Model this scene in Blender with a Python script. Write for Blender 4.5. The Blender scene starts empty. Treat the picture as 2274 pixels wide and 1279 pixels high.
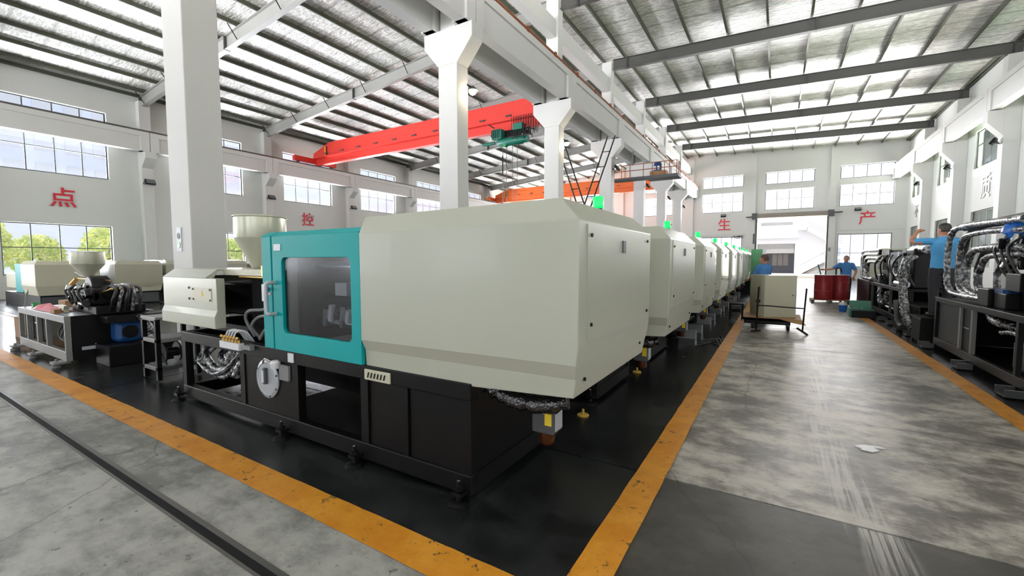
import bpy, bmesh, math, random
from mathutils import Vector, Matrix
random.seed(7)
SC = bpy.context.scene
C = SC.collection

# ------------------------------------------------------------------ camera
cam_d = bpy.data.cameras.new('camera'); cam = bpy.data.objects.new('camera', cam_d); C.objects.link(cam)
RX = Vector((0.853474882, 0.521133777, -0.000460959))      # image right in world axes
RD = Vector((0.0327426952, -0.0545063389, -0.99797644))    # image down
RF = Vector((-0.520104357, 0.851732731, -0.0635831156))    # forward
U = -RD; B = -RF
cam.matrix_world = Matrix(((RX.x, U.x, B.x, 0), (RX.y, U.y, B.y, 0), (RX.z, U.z, B.z, 1.55), (0, 0, 0, 1)))
cam_d.sensor_width = 36.0; cam_d.lens = 961.0 / 2274 * 36.0; cam_d.clip_start = 0.05; cam_d.clip_end = 400
SC.camera = cam

# ------------------------------------------------------------------ world, exposure
W = bpy.data.worlds.new('world'); SC.world = W; W.use_nodes = True
bg = W.node_tree.nodes['Background']; bg.inputs[0].default_value = (0.85, 0.885, 1.0, 1); bg.inputs[1].default_value = 1.15
sun_d = bpy.data.lights.new('sun', 'SUN'); sun_d.energy = 3.0; sun_d.angle = .02; sun_d.color = (1, .96, .9)
sun = bpy.data.objects.new('sun', sun_d); C.objects.link(sun); sun.rotation_euler = (math.radians(35), 0, 0)     # high sun behind the camera, along the hall
SC.view_settings.view_transform = 'Standard'; SC.view_settings.look = 'None'
SC.view_settings.exposure = 0.27; SC.view_settings.gamma = 1.0; SC.view_settings.use_curve_mapping = False
SC.cycles.use_denoising = True
SC.cycles.use_adaptive_sampling = True; SC.cycles.adaptive_threshold = .1
SC.cycles.max_bounces = 6; SC.cycles.diffuse_bounces = 3; SC.cycles.glossy_bounces = 3; SC.cycles.transparent_max_bounces = 12
SC.cycles.caustics_reflective = False; SC.cycles.caustics_refractive = False
SC.cycles.sample_clamp_indirect = 4.0

# hall dimensions
PITCH = 5.9; Y0 = 2.83
def yk(k): return Y0 + PITCH * k
XL, XR, YF, YB = -26.5, 8.4, 44.3, -9.0
XC = -6.93                                                   # aisle face of the column row

# area lights added outside the windows, stronger than the sky seen through them
def area(name, loc, rot, sx, sy, power, col=(1, 0.985, 0.96)):
    l = bpy.data.lights.new(name, 'AREA'); l.shape = 'RECTANGLE'; l.size = sx; l.size_y = sy; l.energy = power; l.color = col
    o = bpy.data.objects.new(name, l); C.objects.link(o); o.location = loc; o.rotation_euler = rot
    return o
H90 = math.pi / 2
HI_L, LO_L, HI_R, LO_R, HI_F, DOOR, HI_B, LO_B = 1750, 650, 2900, 60, 1800, 420, 1000, 135
COOL, WARM = (1.0, .99, .955), (1.0, .955, .87)
UP = .6
# added roof fill: high lights tilted up to brighten the foil, low ones near level
for k in range(-2, 7):
    yc = yk(k) + 3.08
    area('daylight_left', (XL - .75, yc, 5.8), (0, -H90 - UP, 0), 2.4, 3.5, HI_L, COOL).data.spread = 1.75
    area('daylight_left_low', (XL - .6, yc, 2.0), (0, -H90 - .2, 0), 2.2, 3.5, LO_L, COOL)
    area('daylight_right', (XR + .85, yc + .2, 6.4), (0, H90 + .92, 0), 2.2, 3.5, HI_R, WARM).data.spread = 1.75
    area('daylight_right_low', (XR + .6, yc + .2, 2.5), (0, H90 + .2, 0), 2.6, 3.5, LO_R, WARM)
for xc in (-4.45, .75, 5.9, -10.5, -16.3, -22.3):
    area('daylight_far', (xc, YF + .9, 7.0), (-H90 - UP + .1, 0, 0), 3.6, 3.2, HI_F, WARM).data.spread = 2.0
area('daylight_door', (.93, YF + .6, 2.6), (-H90 - .1, 0, 0), 4.8, 5.0, DOOR, WARM)
for xc in (-22, -16, -10.5, -3, 2, 6):
    area('daylight_back', (xc, YB - .8, 6.4), (H90 + UP, 0, 0), 3.6, 3.2, HI_B, COOL).data.spread = 1.75
    area('daylight_back_low', (xc, YB - .6, 2.2), (H90 + .2, 0, 0), 3.6, 2.6, LO_B, COOL)

# ------------------------------------------------------------------ materials
def lin(c):
    return tuple(((v / 255) / 12.92 if v / 255 <= .04045 else ((v / 255 + .055) / 1.055) ** 2.4) for v in c)
M = {}
class NT:
    def __init__(s, name):
        s.m = bpy.data.materials.new(name); s.m.use_nodes = True; s.t = s.m.node_tree; s.n = s.t.nodes; s.l = s.t.links
        s.p = s.n['Principled BSDF']; s.out = s.n['Material Output']; M[name] = s.m
    def add(s, typ, **kw):
        nd = s.n.new(typ)
        for k, v in kw.items():
            if hasattr(nd, k): setattr(nd, k, v)
            else: nd.inputs[k.replace('_', ' ')].default_value = v
        return nd
    def link(s, a, b): s.l.new(a, b)
    def math(s, op, a, b=None, c=None, clamp=False):
        nd = s.n.new('ShaderNodeMath'); nd.operation = op; nd.use_clamp = clamp
        for i, v in enumerate((a, b, c)):
            if v is None: continue
            if isinstance(v, (int, float)): nd.inputs[i].default_value = v
            else: s.l.new(v, nd.inputs[i])
        return nd.outputs[0]
    def mix(s, fac, a, b):
        nd = s.n.new('ShaderNodeMix'); nd.data_type = 'RGBA'
        for i, v in ((0, fac), (6, a), (7, b)):
            if isinstance(v, (int, float)): nd.inputs[i].default_value = v
            elif isinstance(v, tuple): nd.inputs[i].default_value = (*v, 1) if len(v) == 3 else v
            else: s.l.new(v, nd.inputs[i])
        return nd.outputs[2]
    def coord(s, scale=(1, 1, 1), obj=True):
        tc = s.n.new('ShaderNodeTexCoord'); mp = s.n.new('ShaderNodeMapping'); mp.inputs['Scale'].default_value = scale
        s.l.new(tc.outputs['Object' if obj else 'Generated'], mp.inputs[0]); return mp.outputs[0]
    def wpos(s, scale=(1, 1, 1)):
        g = s.n.new('ShaderNodeNewGeometry'); mp = s.n.new('ShaderNodeMapping'); mp.inputs['Scale'].default_value = scale
        s.l.new(g.outputs['Position'], mp.inputs[0]); return mp.outputs[0]
    def noise(s, vec, scale, detail=4, rough=.55):
        nd = s.add('ShaderNodeTexNoise'); nd.inputs['Scale'].default_value = scale; nd.inputs['Detail'].default_value = detail
        nd.inputs['Roughness'].default_value = rough; s.l.new(vec, nd.inputs['Vector']); return nd.outputs['Fac']
    def ramp(s, fac, a, b):
        nd = s.n.new('ShaderNodeMapRange'); nd.inputs[1].default_value = a; nd.inputs[2].default_value = b; nd.clamp = True
        nd.interpolation_type = 'SMOOTHSTEP'; s.l.new(fac, nd.inputs[0]); return nd.outputs[0]
    def bump(s, h, strength, dist=.02):
        nd = s.n.new('ShaderNodeBump'); nd.inputs['Strength'].default_value = strength; nd.inputs['Distance'].default_value = dist
        s.l.new(h, nd.inputs['Height']); s.l.new(nd.outputs[0], s.p.inputs['Normal'])
def mat(name, col, rough=.5, metal=0, spec=.5, var=.08, vscale=3.0, bump=0, bscale=60, coat=0, stretch=(1, 1, 1)):
    s = NT(name); c = lin(col)
    v = s.noise(s.wpos(stretch), vscale, 2)
    d = tuple(x * (1 - var) for x in c); e = tuple(min(1, x * (1 + var)) for x in c)
    s.link(s.mix(v, d, e), s.p.inputs['Base Color'])
    s.p.inputs['Roughness'].default_value = rough; s.p.inputs['Metallic'].default_value = metal
    s.p.inputs['Specular IOR Level'].default_value = spec; s.p.inputs['Coat Weight'].default_value = coat
    if bump: s.bump(s.noise(s.wpos(), bscale, 1), bump, .01)
    return s.m
def emit(name, col, strength):
    s = NT(name); s.p.inputs['Base Color'].default_value = (*[v * .25 for v in lin(col)], 1)
    s.p.inputs['Emission Color'].default_value = (*lin(col), 1); s.p.inputs['Emission Strength'].default_value = strength
    s.p.inputs['Roughness'].default_value = .3
mat('wall_white', (214, 215, 210), .7, var=.02, vscale=.6)
mat('concrete_white', (208, 207, 203), .6, var=.04, vscale=1.2, bump=.06, bscale=25)
mat('rafter_grey', (150, 149, 144), .5, var=.06)
mat('rafter_dark', (84, 83, 79), .5, var=.08)
mat('purlin', (74, 76, 62), .5, var=.15)
mat('cream', (176, 179, 163), .32, var=.025, vscale=1.5, coat=.12)
mat('cream_plain', (192, 189, 166), .45, var=.04)
mat('teal', (0, 148, 150), .5, spec=.25, var=.03)
mat('black_metal', (8, 8, 9), .42, spec=.2, var=.25)
mat('mount_yellow', (168, 138, 48), .5, var=.2)
mat('black_matte', (9, 9, 10), .75, spec=.2, var=.2)
mat('dark_wrap', (20, 21, 23), .18, spec=.8, var=.4, vscale=30, bump=1.0, bscale=45)
mat('rubber', (22, 22, 24), .35, var=.2)
mat('grey_metal', (118, 120, 120), .4, var=.1)
mat('dark_grey', (66, 68, 70), .45, var=.15)
mat('steel', (190, 192, 192), .25, metal=1, var=.08)
mat('brass', (196, 160, 96), .3, metal=1, var=.1)
mat('hopper', (196, 196, 176), .3, metal=.35, var=.06, vscale=8, stretch=(1, 1, .1))
mat('disc_grey', (176, 180, 186), .4, metal=.2, var=.04)
mat('white_plastic', (225, 226, 228), .4, var=.03)
mat('sticker', (214, 218, 222), .5, var=.03)
mat('sticker_yellow', (226, 196, 40), .5, var=.05)
mat('amber', (58, 26, 9), .2, var=.3)
mat('red_paint', (224, 62, 52), .42, var=.06)
mat('orange_paint', (226, 106, 44), .45, var=.06)
mat('green_paint', (28, 110, 92), .4, var=.15)
mat('green_cabinet', (52, 138, 78), .4, var=.05)
mat('blue_plastic', (30, 96, 176), .4, var=.1)
mat('blue_motor', (16, 66, 122), .4, var=.15)
mat('drum_red', (140, 36, 42), .35, var=.15)
mat('cardboard', (146, 112, 78), .8, var=.1)
mat('wood', (140, 102, 64), .7, var=.2, vscale=8)
mat('pink_film', (222, 130, 140), .35, var=.15)
mat('shirt_blue', (62, 116, 172), .8, var=.1, vscale=12)
mat('shirt_light', (72, 148, 200), .8, var=.08, vscale=12)
mat('trouser', (24, 26, 32), .8, var=.2)
mat('shoe', (20, 20, 22), .6, var=.2)
mat('skin', (176, 124, 98), .55, var=.06, vscale=10)
mat('hair', (30, 26, 24), .6, var=.2)
mat('hair_short', (74, 52, 44), .7, var=.2)
mat('hair_grey', (120, 116, 110), .7, var=.2)
mat('eye', (20, 16, 14), .2)
mat('text_red', (200, 36, 52), .5, var=.04)
mat('text_halo', (208, 208, 202), .6, var=.02)
mat('frame_pale', (150, 154, 156), .5)
mat('text_pale', (214, 206, 206), .6, var=.02)
mat('frame_grey', (46, 50, 53), .4, var=.05)
mat('frame_dark', (62, 64, 62), .4, var=.05)
mat('rail_rust', (138, 74, 36), .6, metal=.2, var=.3, vscale=6)
mat('door_steel', (122, 114, 104), .45, metal=.3, var=.1)
mat('bark', (86, 70, 54), .85, var=.2)
mat('ext_white', (232, 234, 240), .8, var=.03, vscale=.5)
mat('ext_panel', (222, 230, 242), .6, var=.08, vscale=.4)
mat('ext_grey', (150, 150, 152), .7, var=.08)
mat('ext_ground', (214, 204, 190), .9, var=.08, vscale=.5)
mat('grass', (120, 150, 70), .9, var=.3)
mat('steel_rail', (92, 90, 88), .35, metal=.6, var=.25)
emit('beacon_green', (0, 255, 112), 1.0)
emit('lamp_warm', (255, 236, 190), 9.0)
emit('lamp_off', (170, 176, 176), .0)

def glass_mats():
    for nm, tint, fac in (('pane_glass', (.93, .95, 1.0), .07), ('pane_dark', (.42, .47, .44), .22), ('acrylic', (.72, .73, .75), .04), ('film', (.95, .95, .94), .06)):
        s = NT(nm); s.n.remove(s.p)
        t = s.add('ShaderNodeBsdfTransparent'); t.inputs[0].default_value = (*tint, 1)
        g = s.add('ShaderNodeBsdfGlossy'); g.inputs['Roughness'].default_value = {'film': .3, 'acrylic': .16}.get(nm, .08)
        g.inputs[0].default_value = (.9, .9, .9, 1)
        mx = s.add('ShaderNodeMixShader')
        lw = s.add('ShaderNodeLayerWeight'); lw.inputs[0].default_value = .25
        f = s.math('ADD', s.math('MULTIPLY', lw.outputs['Facing'], .35 if nm != 'acrylic' else .08), fac, clamp=True)
        s.link(f, mx.inputs[0]); s.link(t.outputs[0], mx.inputs[1]); s.link(g.outputs[0], mx.inputs[2]); s.link(mx.outputs[0], s.out.inputs[0])
glass_mats()

def foil_mat():
    s = NT('foil')
    p = s.wpos()
    big = s.noise(s.wpos((.35, .8, 1)), .9, 3)
    rot = s.add('ShaderNodeMapping'); rot.inputs['Rotation'].default_value = (0, 0, .7); rot.inputs['Scale'].default_value = (2.2, 9, 1); s.link(p, rot.inputs[0])
    rot2 = s.add('ShaderNodeMapping'); rot2.inputs['Rotation'].default_value = (0, 0, -.5); rot2.inputs['Scale'].default_value = (2.5, 10, 1); s.link(p, rot2.inputs[0])
    w1 = s.noise(rot.outputs[0], 1.5, 3, .6); w2 = s.noise(rot2.outputs[0], 1.5, 3, .6)
    wr = s.math('MAXIMUM', w1, w2)
    wv = s.add('ShaderNodeTexWave', wave_type='BANDS', bands_direction='Y'); wv.inputs['Scale'].default_value = .30
    wv.inputs['Distortion'].default_value = 1.6; wv.inputs['Detail'].default_value = 3; wv.inputs['Detail Scale'].default_value = 1.4
    s.link(p, wv.inputs['Vector'])
    seam = s.ramp(wv.outputs['Fac'], .05, .0)
    b1 = s.mix(big, lin((236, 235, 228)), lin((252, 251, 246)))
    b2 = s.mix(s.ramp(wr, .62, .46), b1, lin((196, 195, 186)))
    s.link(s.mix(s.math('MULTIPLY', seam, .5), b2, lin((120, 120, 112))), s.p.inputs['Base Color'])
    s.p.inputs['Metallic'].default_value = .0; s.p.inputs['Roughness'].default_value = .3
    s.bump(wr, 1.0, .10)
foil_mat()

def wrap_mat():
    s = NT('glint_wrap')
    n = s.noise(s.wpos((1, 1, 1)), 17, 4, .6)
    s.link(s.mix(s.ramp(n, .40, .74), lin((44, 45, 48)), lin((190, 192, 196))), s.p.inputs['Base Color'])  # pale blotches put the clear wrap's highlight streaks into the base colour
    s.p.inputs['Metallic'].default_value = .3; s.p.inputs['Roughness'].default_value = .22
    s.bump(n, .8, .02)
wrap_mat()

def leaf_mat():
    s = NT('leaf')
    oi = s.noise(s.wpos(), 1.6, 3)
    s.link(s.mix(s.ramp(oi, .35, .65), lin((150, 180, 70)), lin((236, 234, 140))), s.p.inputs['Base Color'])
    s.p.inputs['Roughness'].default_value = .6
    tr = s.add('ShaderNodeBsdfTranslucent'); tr.inputs[0].default_value = (.75, .8, .3, 1)
    mx = s.add('ShaderNodeMixShader'); mx.inputs[0].default_value = .4
    s.link(s.p.outputs[0], mx.inputs[1]); s.link(tr.outputs[0], mx.inputs[2]); s.link(mx.outputs[0], s.out.inputs[0])
leaf_mat()

def floor_mat():
    s = NT('floor_concrete')
    g = s.n.new('ShaderNodeNewGeometry'); sp = s.add('ShaderNodeSeparateXYZ'); s.link(g.outputs['Position'], sp.inputs[0])
    X, Y = sp.outputs[0], sp.outputs[1]
    big = s.noise(s.wpos(), .55, 4, .6)
    mid = s.noise(s.wpos((1.0, 1.4, 1)), 2.6, 6, .7)
    fine = s.noise(s.wpos((1, 1.3, 1)), 13, 4, .7)
    # painted bays (machine bays: green-black coat plus machine shade put into the colour, aisles worn bare concrete)
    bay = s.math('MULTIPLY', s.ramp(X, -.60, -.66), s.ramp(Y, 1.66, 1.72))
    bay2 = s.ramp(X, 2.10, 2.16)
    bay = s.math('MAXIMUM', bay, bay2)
    wear = s.ramp(s.math('ADD', s.math('MULTIPLY', big, .45), s.math('MULTIPLY', mid, .55)), .41, .60)
    aisle = s.mix(wear, lin((80, 76, 72)), lin((186, 180, 171)))
    front = s.mix(wear, lin((98, 98, 95)), lin((158, 157, 152)))
    aisle = s.mix(s.math('MULTIPLY', s.ramp(X, -.7, -1.6), s.ramp(Y, 1.72, 1.6)), aisle, front)
    aisle = s.mix(s.math('MULTIPLY', s.ramp(fine, .56, .72), .5), aisle, lin((150, 146, 142)))
    aisle = s.mix(s.math('MULTIPLY', s.ramp(fine, .40, .30), .7), aisle, lin((30, 28, 28)))
    paint_shade = s.mix(s.ramp(mid, .35, .75), lin((16, 17, 18)), lin((38, 40, 41)))
    base = s.mix(bay, aisle, paint_shade)
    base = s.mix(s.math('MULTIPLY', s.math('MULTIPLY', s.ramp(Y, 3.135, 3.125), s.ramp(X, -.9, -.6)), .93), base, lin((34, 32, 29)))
    # pale drag mark down the aisle, waving about x = .5
    xc = s.math('ADD', s.math('MULTIPLY', s.math('SINE', s.math('MULTIPLY', Y, .95)), .10), .50)
    nz = s.noise(s.wpos((1, .35, 1)), 2.2, 3)
    dx = s.math('ABSOLUTE', s.math('SUBTRACT', s.math('SUBTRACT', X, xc), s.math('MULTIPLY', s.math('SUBTRACT', nz, .5), .25)))
    band = s.ramp(dx, .15, .05)
    streak = s.ramp(s.noise(s.wpos((40, 1.2, 1)), 1.0, 4, .6), .42, .6)
    band = s.math('MULTIPLY', s.math('MULTIPLY', band, streak), s.math('MULTIPLY', s.ramp(Y, 2.3, 3.2), s.ramp(Y, 9.5, 7.5)))
    base = s.mix(s.math('MULTIPLY', band, .75), base, lin((176, 172, 166)))
    # fine wandering crack
    vo = s.add('ShaderNodeTexVoronoi', feature='DISTANCE_TO_EDGE'); vo.inputs['Scale'].default_value = .33
    wob = s.add('ShaderNodeVectorMath', operation='ADD'); nv = s.add('ShaderNodeTexNoise'); nv.inputs['Scale'].default_value = 2.0; nv.inputs['Detail'].default_value = 6
    s.link(g.outputs['Position'], nv.inputs['Vector']); sc = s.add('ShaderNodeVectorMath', operation='SCALE'); sc.inputs['Scale'].default_value = .35
    s.link(nv.outputs['Color'], sc.inputs[0]); s.link(g.outputs['Position'], wob.inputs[0]); s.link(sc.outputs[0], wob.inputs[1]); s.link(wob.outputs[0], vo.inputs['Vector'])
    crack = s.ramp(vo.outputs['Distance'], .0035, .001)
    base = s.mix(s.math('MULTIPLY', crack, .45), base, lin((18, 17, 17)))
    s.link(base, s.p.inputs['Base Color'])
    r = s.math('ADD', s.math('MULTIPLY', big, .22), s.math('MULTIPLY', s.math('SUBTRACT', 1.0, bay), .20))
    s.link(s.math('ADD', r, .14), s.p.inputs['Roughness'])
    s.p.inputs['Specular IOR Level'].default_value = .5
    s.bump(s.math('ADD', mid, s.math('MULTIPLY', fine, .5)), .12, .01)
floor_mat()

def line_mat():
    s = NT('yellow_line')
    n1 = s.noise(s.wpos(), 3.5, 6, .65); n2 = s.noise(s.wpos(), 17, 5, .7)
    c = s.mix(s.ramp(n1, .3, .7), lin((182, 116, 20)), lin((204, 142, 46)))
    n3 = s.noise(s.wpos(), 6.0, 3, .5)
    c = s.mix(s.math('MULTIPLY', s.ramp(n2, .58, .66), .35), c, lin((216, 166, 92)))
    c = s.mix(s.math('MULTIPLY', s.ramp(s.math('ADD', n2, s.math('MULTIPLY', n3, .5)), .86, .93), .9), c, lin((52, 38, 28)))
    c = s.mix(s.math('MULTIPLY', s.ramp(n2, .42, .34), .35), c, lin((112, 76, 34)))
    c = s.mix(s.math('MULTIPLY', s.ramp(n1, .62, .74), .5), c, lin((150, 108, 64)))
    s.link(c, s.p.inputs['Base Color']); s.p.inputs['Roughness'].default_value = .42
    s.bump(n2, .15, .005)
line_mat()

# ------------------------------------------------------------------ mesh helpers
class MB:
    def __init__(s): s.v = []; s.f = []; s.sm = set()
    def quad(s, *p):
        i = len(s.v); s.v += [tuple(q) for q in p]; s.f.append(tuple(range(i, i + len(p)))); return s
    def box(s, x0, x1, y0, y1, z0, z1):
        i = len(s.v)
        s.v += [(x0, y0, z0), (x1, y0, z0), (x1, y1, z0), (x0, y1, z0), (x0, y0, z1), (x1, y0, z1), (x1, y1, z1), (x0, y1, z1)]
        for q in ((3, 2, 1, 0), (4, 5, 6, 7), (0, 1, 5, 4), (1, 2, 6, 5), (2, 3, 7, 6), (3, 0, 4, 7)): s.f.append(tuple(i + a for a in q))
        return s
    def loft(s, rings, cap=True, closed=True, smooth=False):
        i = len(s.v); n = len(rings[0])
        for r in rings: s.v += [tuple(q) for q in r]
        for k in range(len(rings) - 1):
            for j in range(n if closed else n - 1):
                a = i + k * n + j; b = i + k * n + (j + 1) % n
                if smooth: s.sm.add(len(s.f))
                s.f.append((a, b, b + n, a + n))
        if cap:
            s.f.append(tuple(i + n - 1 - j for j in range(n))); m = i + (len(rings) - 1) * n; s.f.append(tuple(m + j for j in range(n)))
        return s
    def prism(s, poly, axis, a, b):
        def P(u, v, w): return {'x': (w, u, v), 'y': (u, w, v), 'z': (u, v, w)}[axis]
        r = [[P(u, v, a) for u, v in poly], [P(u, v, b) for u, v in poly]]
        if axis == 'y': r = r[::-1]
        return s.loft(r)
    def tube(s, pts, r, n=8, smooth=True, cap=True):
        pts = [Vector(p) for p in pts]; rings = []
        rr = r if isinstance(r, (list, tuple)) else [r] * len(pts)
        up = None
        for k, p in enumerate(pts):
            d = (pts[min(k + 1, len(pts) - 1)] - pts[max(k - 1, 0)])
            if d.length < 1e-9: d = Vector((0, 0, 1))
            d.normalize()
            if up is None:
                up = Vector((0, 0, 1)) if abs(d.z) < .9 else Vector((1, 0, 0))
            a = d.cross(up); a.normalize(); b = a.cross(d); b.normalize(); up = b
            rings.append([p + (a * math.cos(t) + b * math.sin(t)) * rr[k] for t in (2 * math.pi * j / n for j in range(n))])
        return s.loft(rings, cap, True, smooth)
    def cyl(s, p, q, r, n=16, r2=None): return s.tube([p, q], [r, r if r2 is None else r2], n)
    def lathe(s, prof, c=(0, 0, 0), n=24, axis='z', smooth=True):
        rings = []
        for r, h in prof:
            ring = []
            for j in range(n):
                t = 2 * math.pi * j / n; a, b = r * math.cos(t), r * math.sin(t)
                q = {'z': (a, b, h), 'x': (h, a, b), 'y': (b, h, a)}[axis]
                ring.append((q[0] + c[0], q[1] + c[1], q[2] + c[2]))
            rings.append(ring)
        return s.loft(rings, True, True, smooth)
    def sphere(s, c, r, sx=1, sy=1, sz=1, n=14, m=9):
        prof = [(max(1e-4, math.sin(math.pi * k / m)) * r, -math.cos(math.pi * k / m) * r) for k in range(m + 1)]
        i0 = len(s.v); s.lathe(prof, (0, 0, 0), n)
        for k in range(i0, len(s.v)):
            x, y, z = s.v[k]; s.v[k] = (x * sx + c[0], y * sy + c[1], z * sz + c[2])
        return s
    def xf(s, mtx, start=0):
        for k in range(start, len(s.v)): s.v[k] = tuple(mtx @ Vector(s.v[k]))
        return s
    def build(s, name, m, parent=None, bevel=0, seg=2, smooth=False, kind=None, label=None):
        xs = [v[0] for v in s.v]; ys = [v[1] for v in s.v]; zs = [v[2] for v in s.v]
        c = Vector(((min(xs) + max(xs)) / 2, (min(ys) + max(ys)) / 2, min(zs)))
        me = bpy.data.meshes.new(name); me.from_pydata([tuple(Vector(v) - c) for v in s.v], [], s.f); me.update()
        if smooth or s.sm:
            for k, p in enumerate(me.polygons): p.use_smooth = smooth or k in s.sm
            me.set_sharp_from_angle(angle=math.radians(40))
        me.materials.append(M[m] if isinstance(m, str) else m)
        o = bpy.data.objects.new(name, me); C.objects.link(o)
        if parent is not None:
            o.parent = parent; q = parent; off = Vector((0, 0, 0))
            while q is not None: off += q.location; q = q.parent
            o.location = c - off
        else: o.location = c
        if bevel:
            b = o.modifiers.new('bevel', 'BEVEL'); b.width = bevel; b.segments = seg; b.limit_method = 'ANGLE'; b.angle_limit = math.radians(25)
        if kind: o['kind'] = kind
        if label: o['label'] = label
        return o
def spline(pts, n=6):
    P = [Vector(p) for p in pts]; out = []
    for i in range(len(P) - 1):
        a, b, c, d = P[max(i - 1, 0)], P[i], P[i + 1], P[min(i + 2, len(P) - 1)]
        for k in range(n):
            t = k / n
            out.append(.5 * ((2 * b) + (c - a) * t + (2 * a - 5 * b + 4 * c - d) * t * t + (3 * b - a - 3 * c + d) * t ** 3))
    out.append(P[-1]); return out
def box(*a): return MB().box(*a)
def tag(o, label, cat, group=None, kind=None):
    o['label'] = label; o['category'] = cat
    if group: o['group'] = group
    if kind: o['kind'] = kind
    return o
def struct(o): o['kind'] = 'structure'; return o
def thing(name, label, cat, group=None):
    o = bpy.data.objects.new(name, None); C.objects.link(o); o.empty_display_size = .1
    return tag(o, label, cat, group)
def rebase(root, loc):
    """root was built at the origin with world coordinates: move its origin to the base point"""
    loc = Vector(loc); root.location = loc
    for ch in root.children: ch.location = ch.location - loc
    return root
def place(root, loc, rz=0): root.location = loc; root.rotation_euler = (0, 0, rz); return root
def dup(root, label=None, skip=(), parent=None):
    r = root.copy(); C.objects.link(r); r.parent = parent
    if label: r['label'] = label
    for ch in list(root.children):
        if any(ch.name.startswith(k) for k in skip): continue
        dup(ch, None, skip, r)
    return r
def hose(pts, r, jitter=0, n=8, seg=6):
    P = spline(pts, seg); return MB().tube(P, [r * (1 + random.uniform(-jitter, jitter)) for _ in P], n)

# ------------------------------------------------------------------ floor
fl = struct(box(XL - .3, XR + .3, YB - .3, YF + .3, -.30, -.03).build('floor', 'dark_grey'))
gx = [XL - .25, -22.0, -14.5, -6.95, -.03, 8.65]
gy = [YB - .25, -2.8] + [3.13 + PITCH * k for k in range(0, 7)] + [YF + .25]
for i in range(len(gx) - 1):
    for j in range(len(gy) - 1):
        g = .009
        if gx[i + 1] == -.03: x1 = gx[i + 2]
        elif gx[i] == -.03: continue
        else: x1 = gx[i + 1]
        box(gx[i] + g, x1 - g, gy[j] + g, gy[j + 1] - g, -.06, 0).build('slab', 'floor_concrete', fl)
# painted lines
def strip(x0, x1, y0, y1, label):
    n = max(2, int(max(x1 - x0, y1 - y0) / .12)); mb = MB(); lo = []; hi = []
    for k in range(n + 1):
        t = k / n; j1, j2 = random.uniform(-.003, .003), random.uniform(-.003, .003)
        if x1 - x0 > y1 - y0: lo.append((x0 + t * (x1 - x0), y0 + j1)); hi.append((x0 + t * (x1 - x0), y1 + j2))
        else: lo.append((x1 + j1, y0 + t * (y1 - y0))); hi.append((x0 + j2, y0 + t * (y1 - y0)))
    poly = lo + hi[::-1]
    top = [(u, v, .003) for u, v in poly]; i = len(mb.v); mb.v += top
    m2 = len(lo)
    for k in range(m2 - 1): mb.f.append((k, k + 1, 2 * m2 - 2 - k, 2 * m2 - 1 - k))
    o = mb.build('floor_line', 'yellow_line'); return tag(o, label, 'floor marking')
strip(-25.5, -.83, 1.52, 1.74, 'worn yellow floor line running along the front of the nearest machine')
strip(-.83, -.63, 1.0, YF - 1, 'worn yellow floor line beside the ends of the cream machine row')
strip(1.95, 2.15, 1.0, YF - 1, 'worn yellow floor line beside the black half-built machines')
t = thing('floor_channel', 'narrow steel-edged channel let into the concrete floor at left', 'floor channel')
box(-25.5, 0.2, 1.075, 1.09, .0, .006).build('steel_edge', 'steel_rail', t)
box(-25.5, 0.2, 1.135, 1.165, .0, .006).build('steel_edge', 'steel_rail', t)
box(-25.5, 0.2, 1.09, 1.135, .0, .002).build('slot', 'black_matte', t)
rebase(t, (-12, 1.1, 0))

# ------------------------------------------------------------------ walls with openings
def wall(name, axis, a, b, u0, u1, z0, z1, holes):
    us = sorted({u0, u1, *[h[0] for h in holes], *[h[1] for h in holes]}); zs = sorted({z0, z1, *[h[2] for h in holes], *[h[3] for h in holes]})
    mb = MB()
    for i in range(len(us) - 1):
        for j in range(len(zs) - 1):
            uc, zc = (us[i] + us[i + 1]) / 2, (zs[j] + zs[j + 1]) / 2
            if any(h[0] < uc < h[1] and h[2] < zc < h[3] for h in holes): continue
            if axis == 'x': mb.box(a, b, us[i], us[i + 1], zs[j], zs[j + 1])
            else: mb.box(us[i], us[i + 1], a, b, zs[j], zs[j + 1])
    return struct(mb.build(name, 'wall_white'))
WN = [0]
def window(axis, p, u0, u1, z0, z1, cols, splits, frame='frame_grey', glass='pane_glass', bar=.035):
    """frame at plane p; axis = wall normal"""
    WN[0] += 1
    def bx(mb, ua, ub, za, zb, d0=-.015, d1=.015):
        return mb.box(p + d0, p + d1, ua, ub, za, zb) if axis == 'x' else mb.box(ua, ub, p + d0, p + d1, za, zb)
    f = MB(); w = .05
    bx(f, u0, u0 + w, z0, z1); bx(f, u1 - w, u1, z0, z1); bx(f, u0 + w, u1 - w, z0, z0 + w); bx(f, u0 + w, u1 - w, z1 - w, z1)
    root = struct(f.build('window_%d' % WN[0], frame))
    cu = [u0 + (u1 - u0) * k / cols for k in range(cols + 1)]; cz = [z0] + splits + [z1]
    for k in range(1, cols): bx(MB(), cu[k] - bar / 2, cu[k] + bar / 2, z0 + w, z1 - w, -.008, .008).build('mullion', frame, root)
    for q in splits: bx(MB(), u0 + w, u1 - w, q - bar / 2, q + bar / 2, -.0075, .0075).build('transom', frame, root)
    for i in range(cols):
        for j in range(len(cz) - 1):
            bx(MB(), cu[i] + bar / 2, cu[i + 1] - bar / 2, cz[j] + bar / 2, cz[j + 1] - bar / 2, -.004, .004).build('pane', glass, root)
    return root
def halo(poly): pass
holesL = []; holesR = []; winL = []; winR = []
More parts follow.
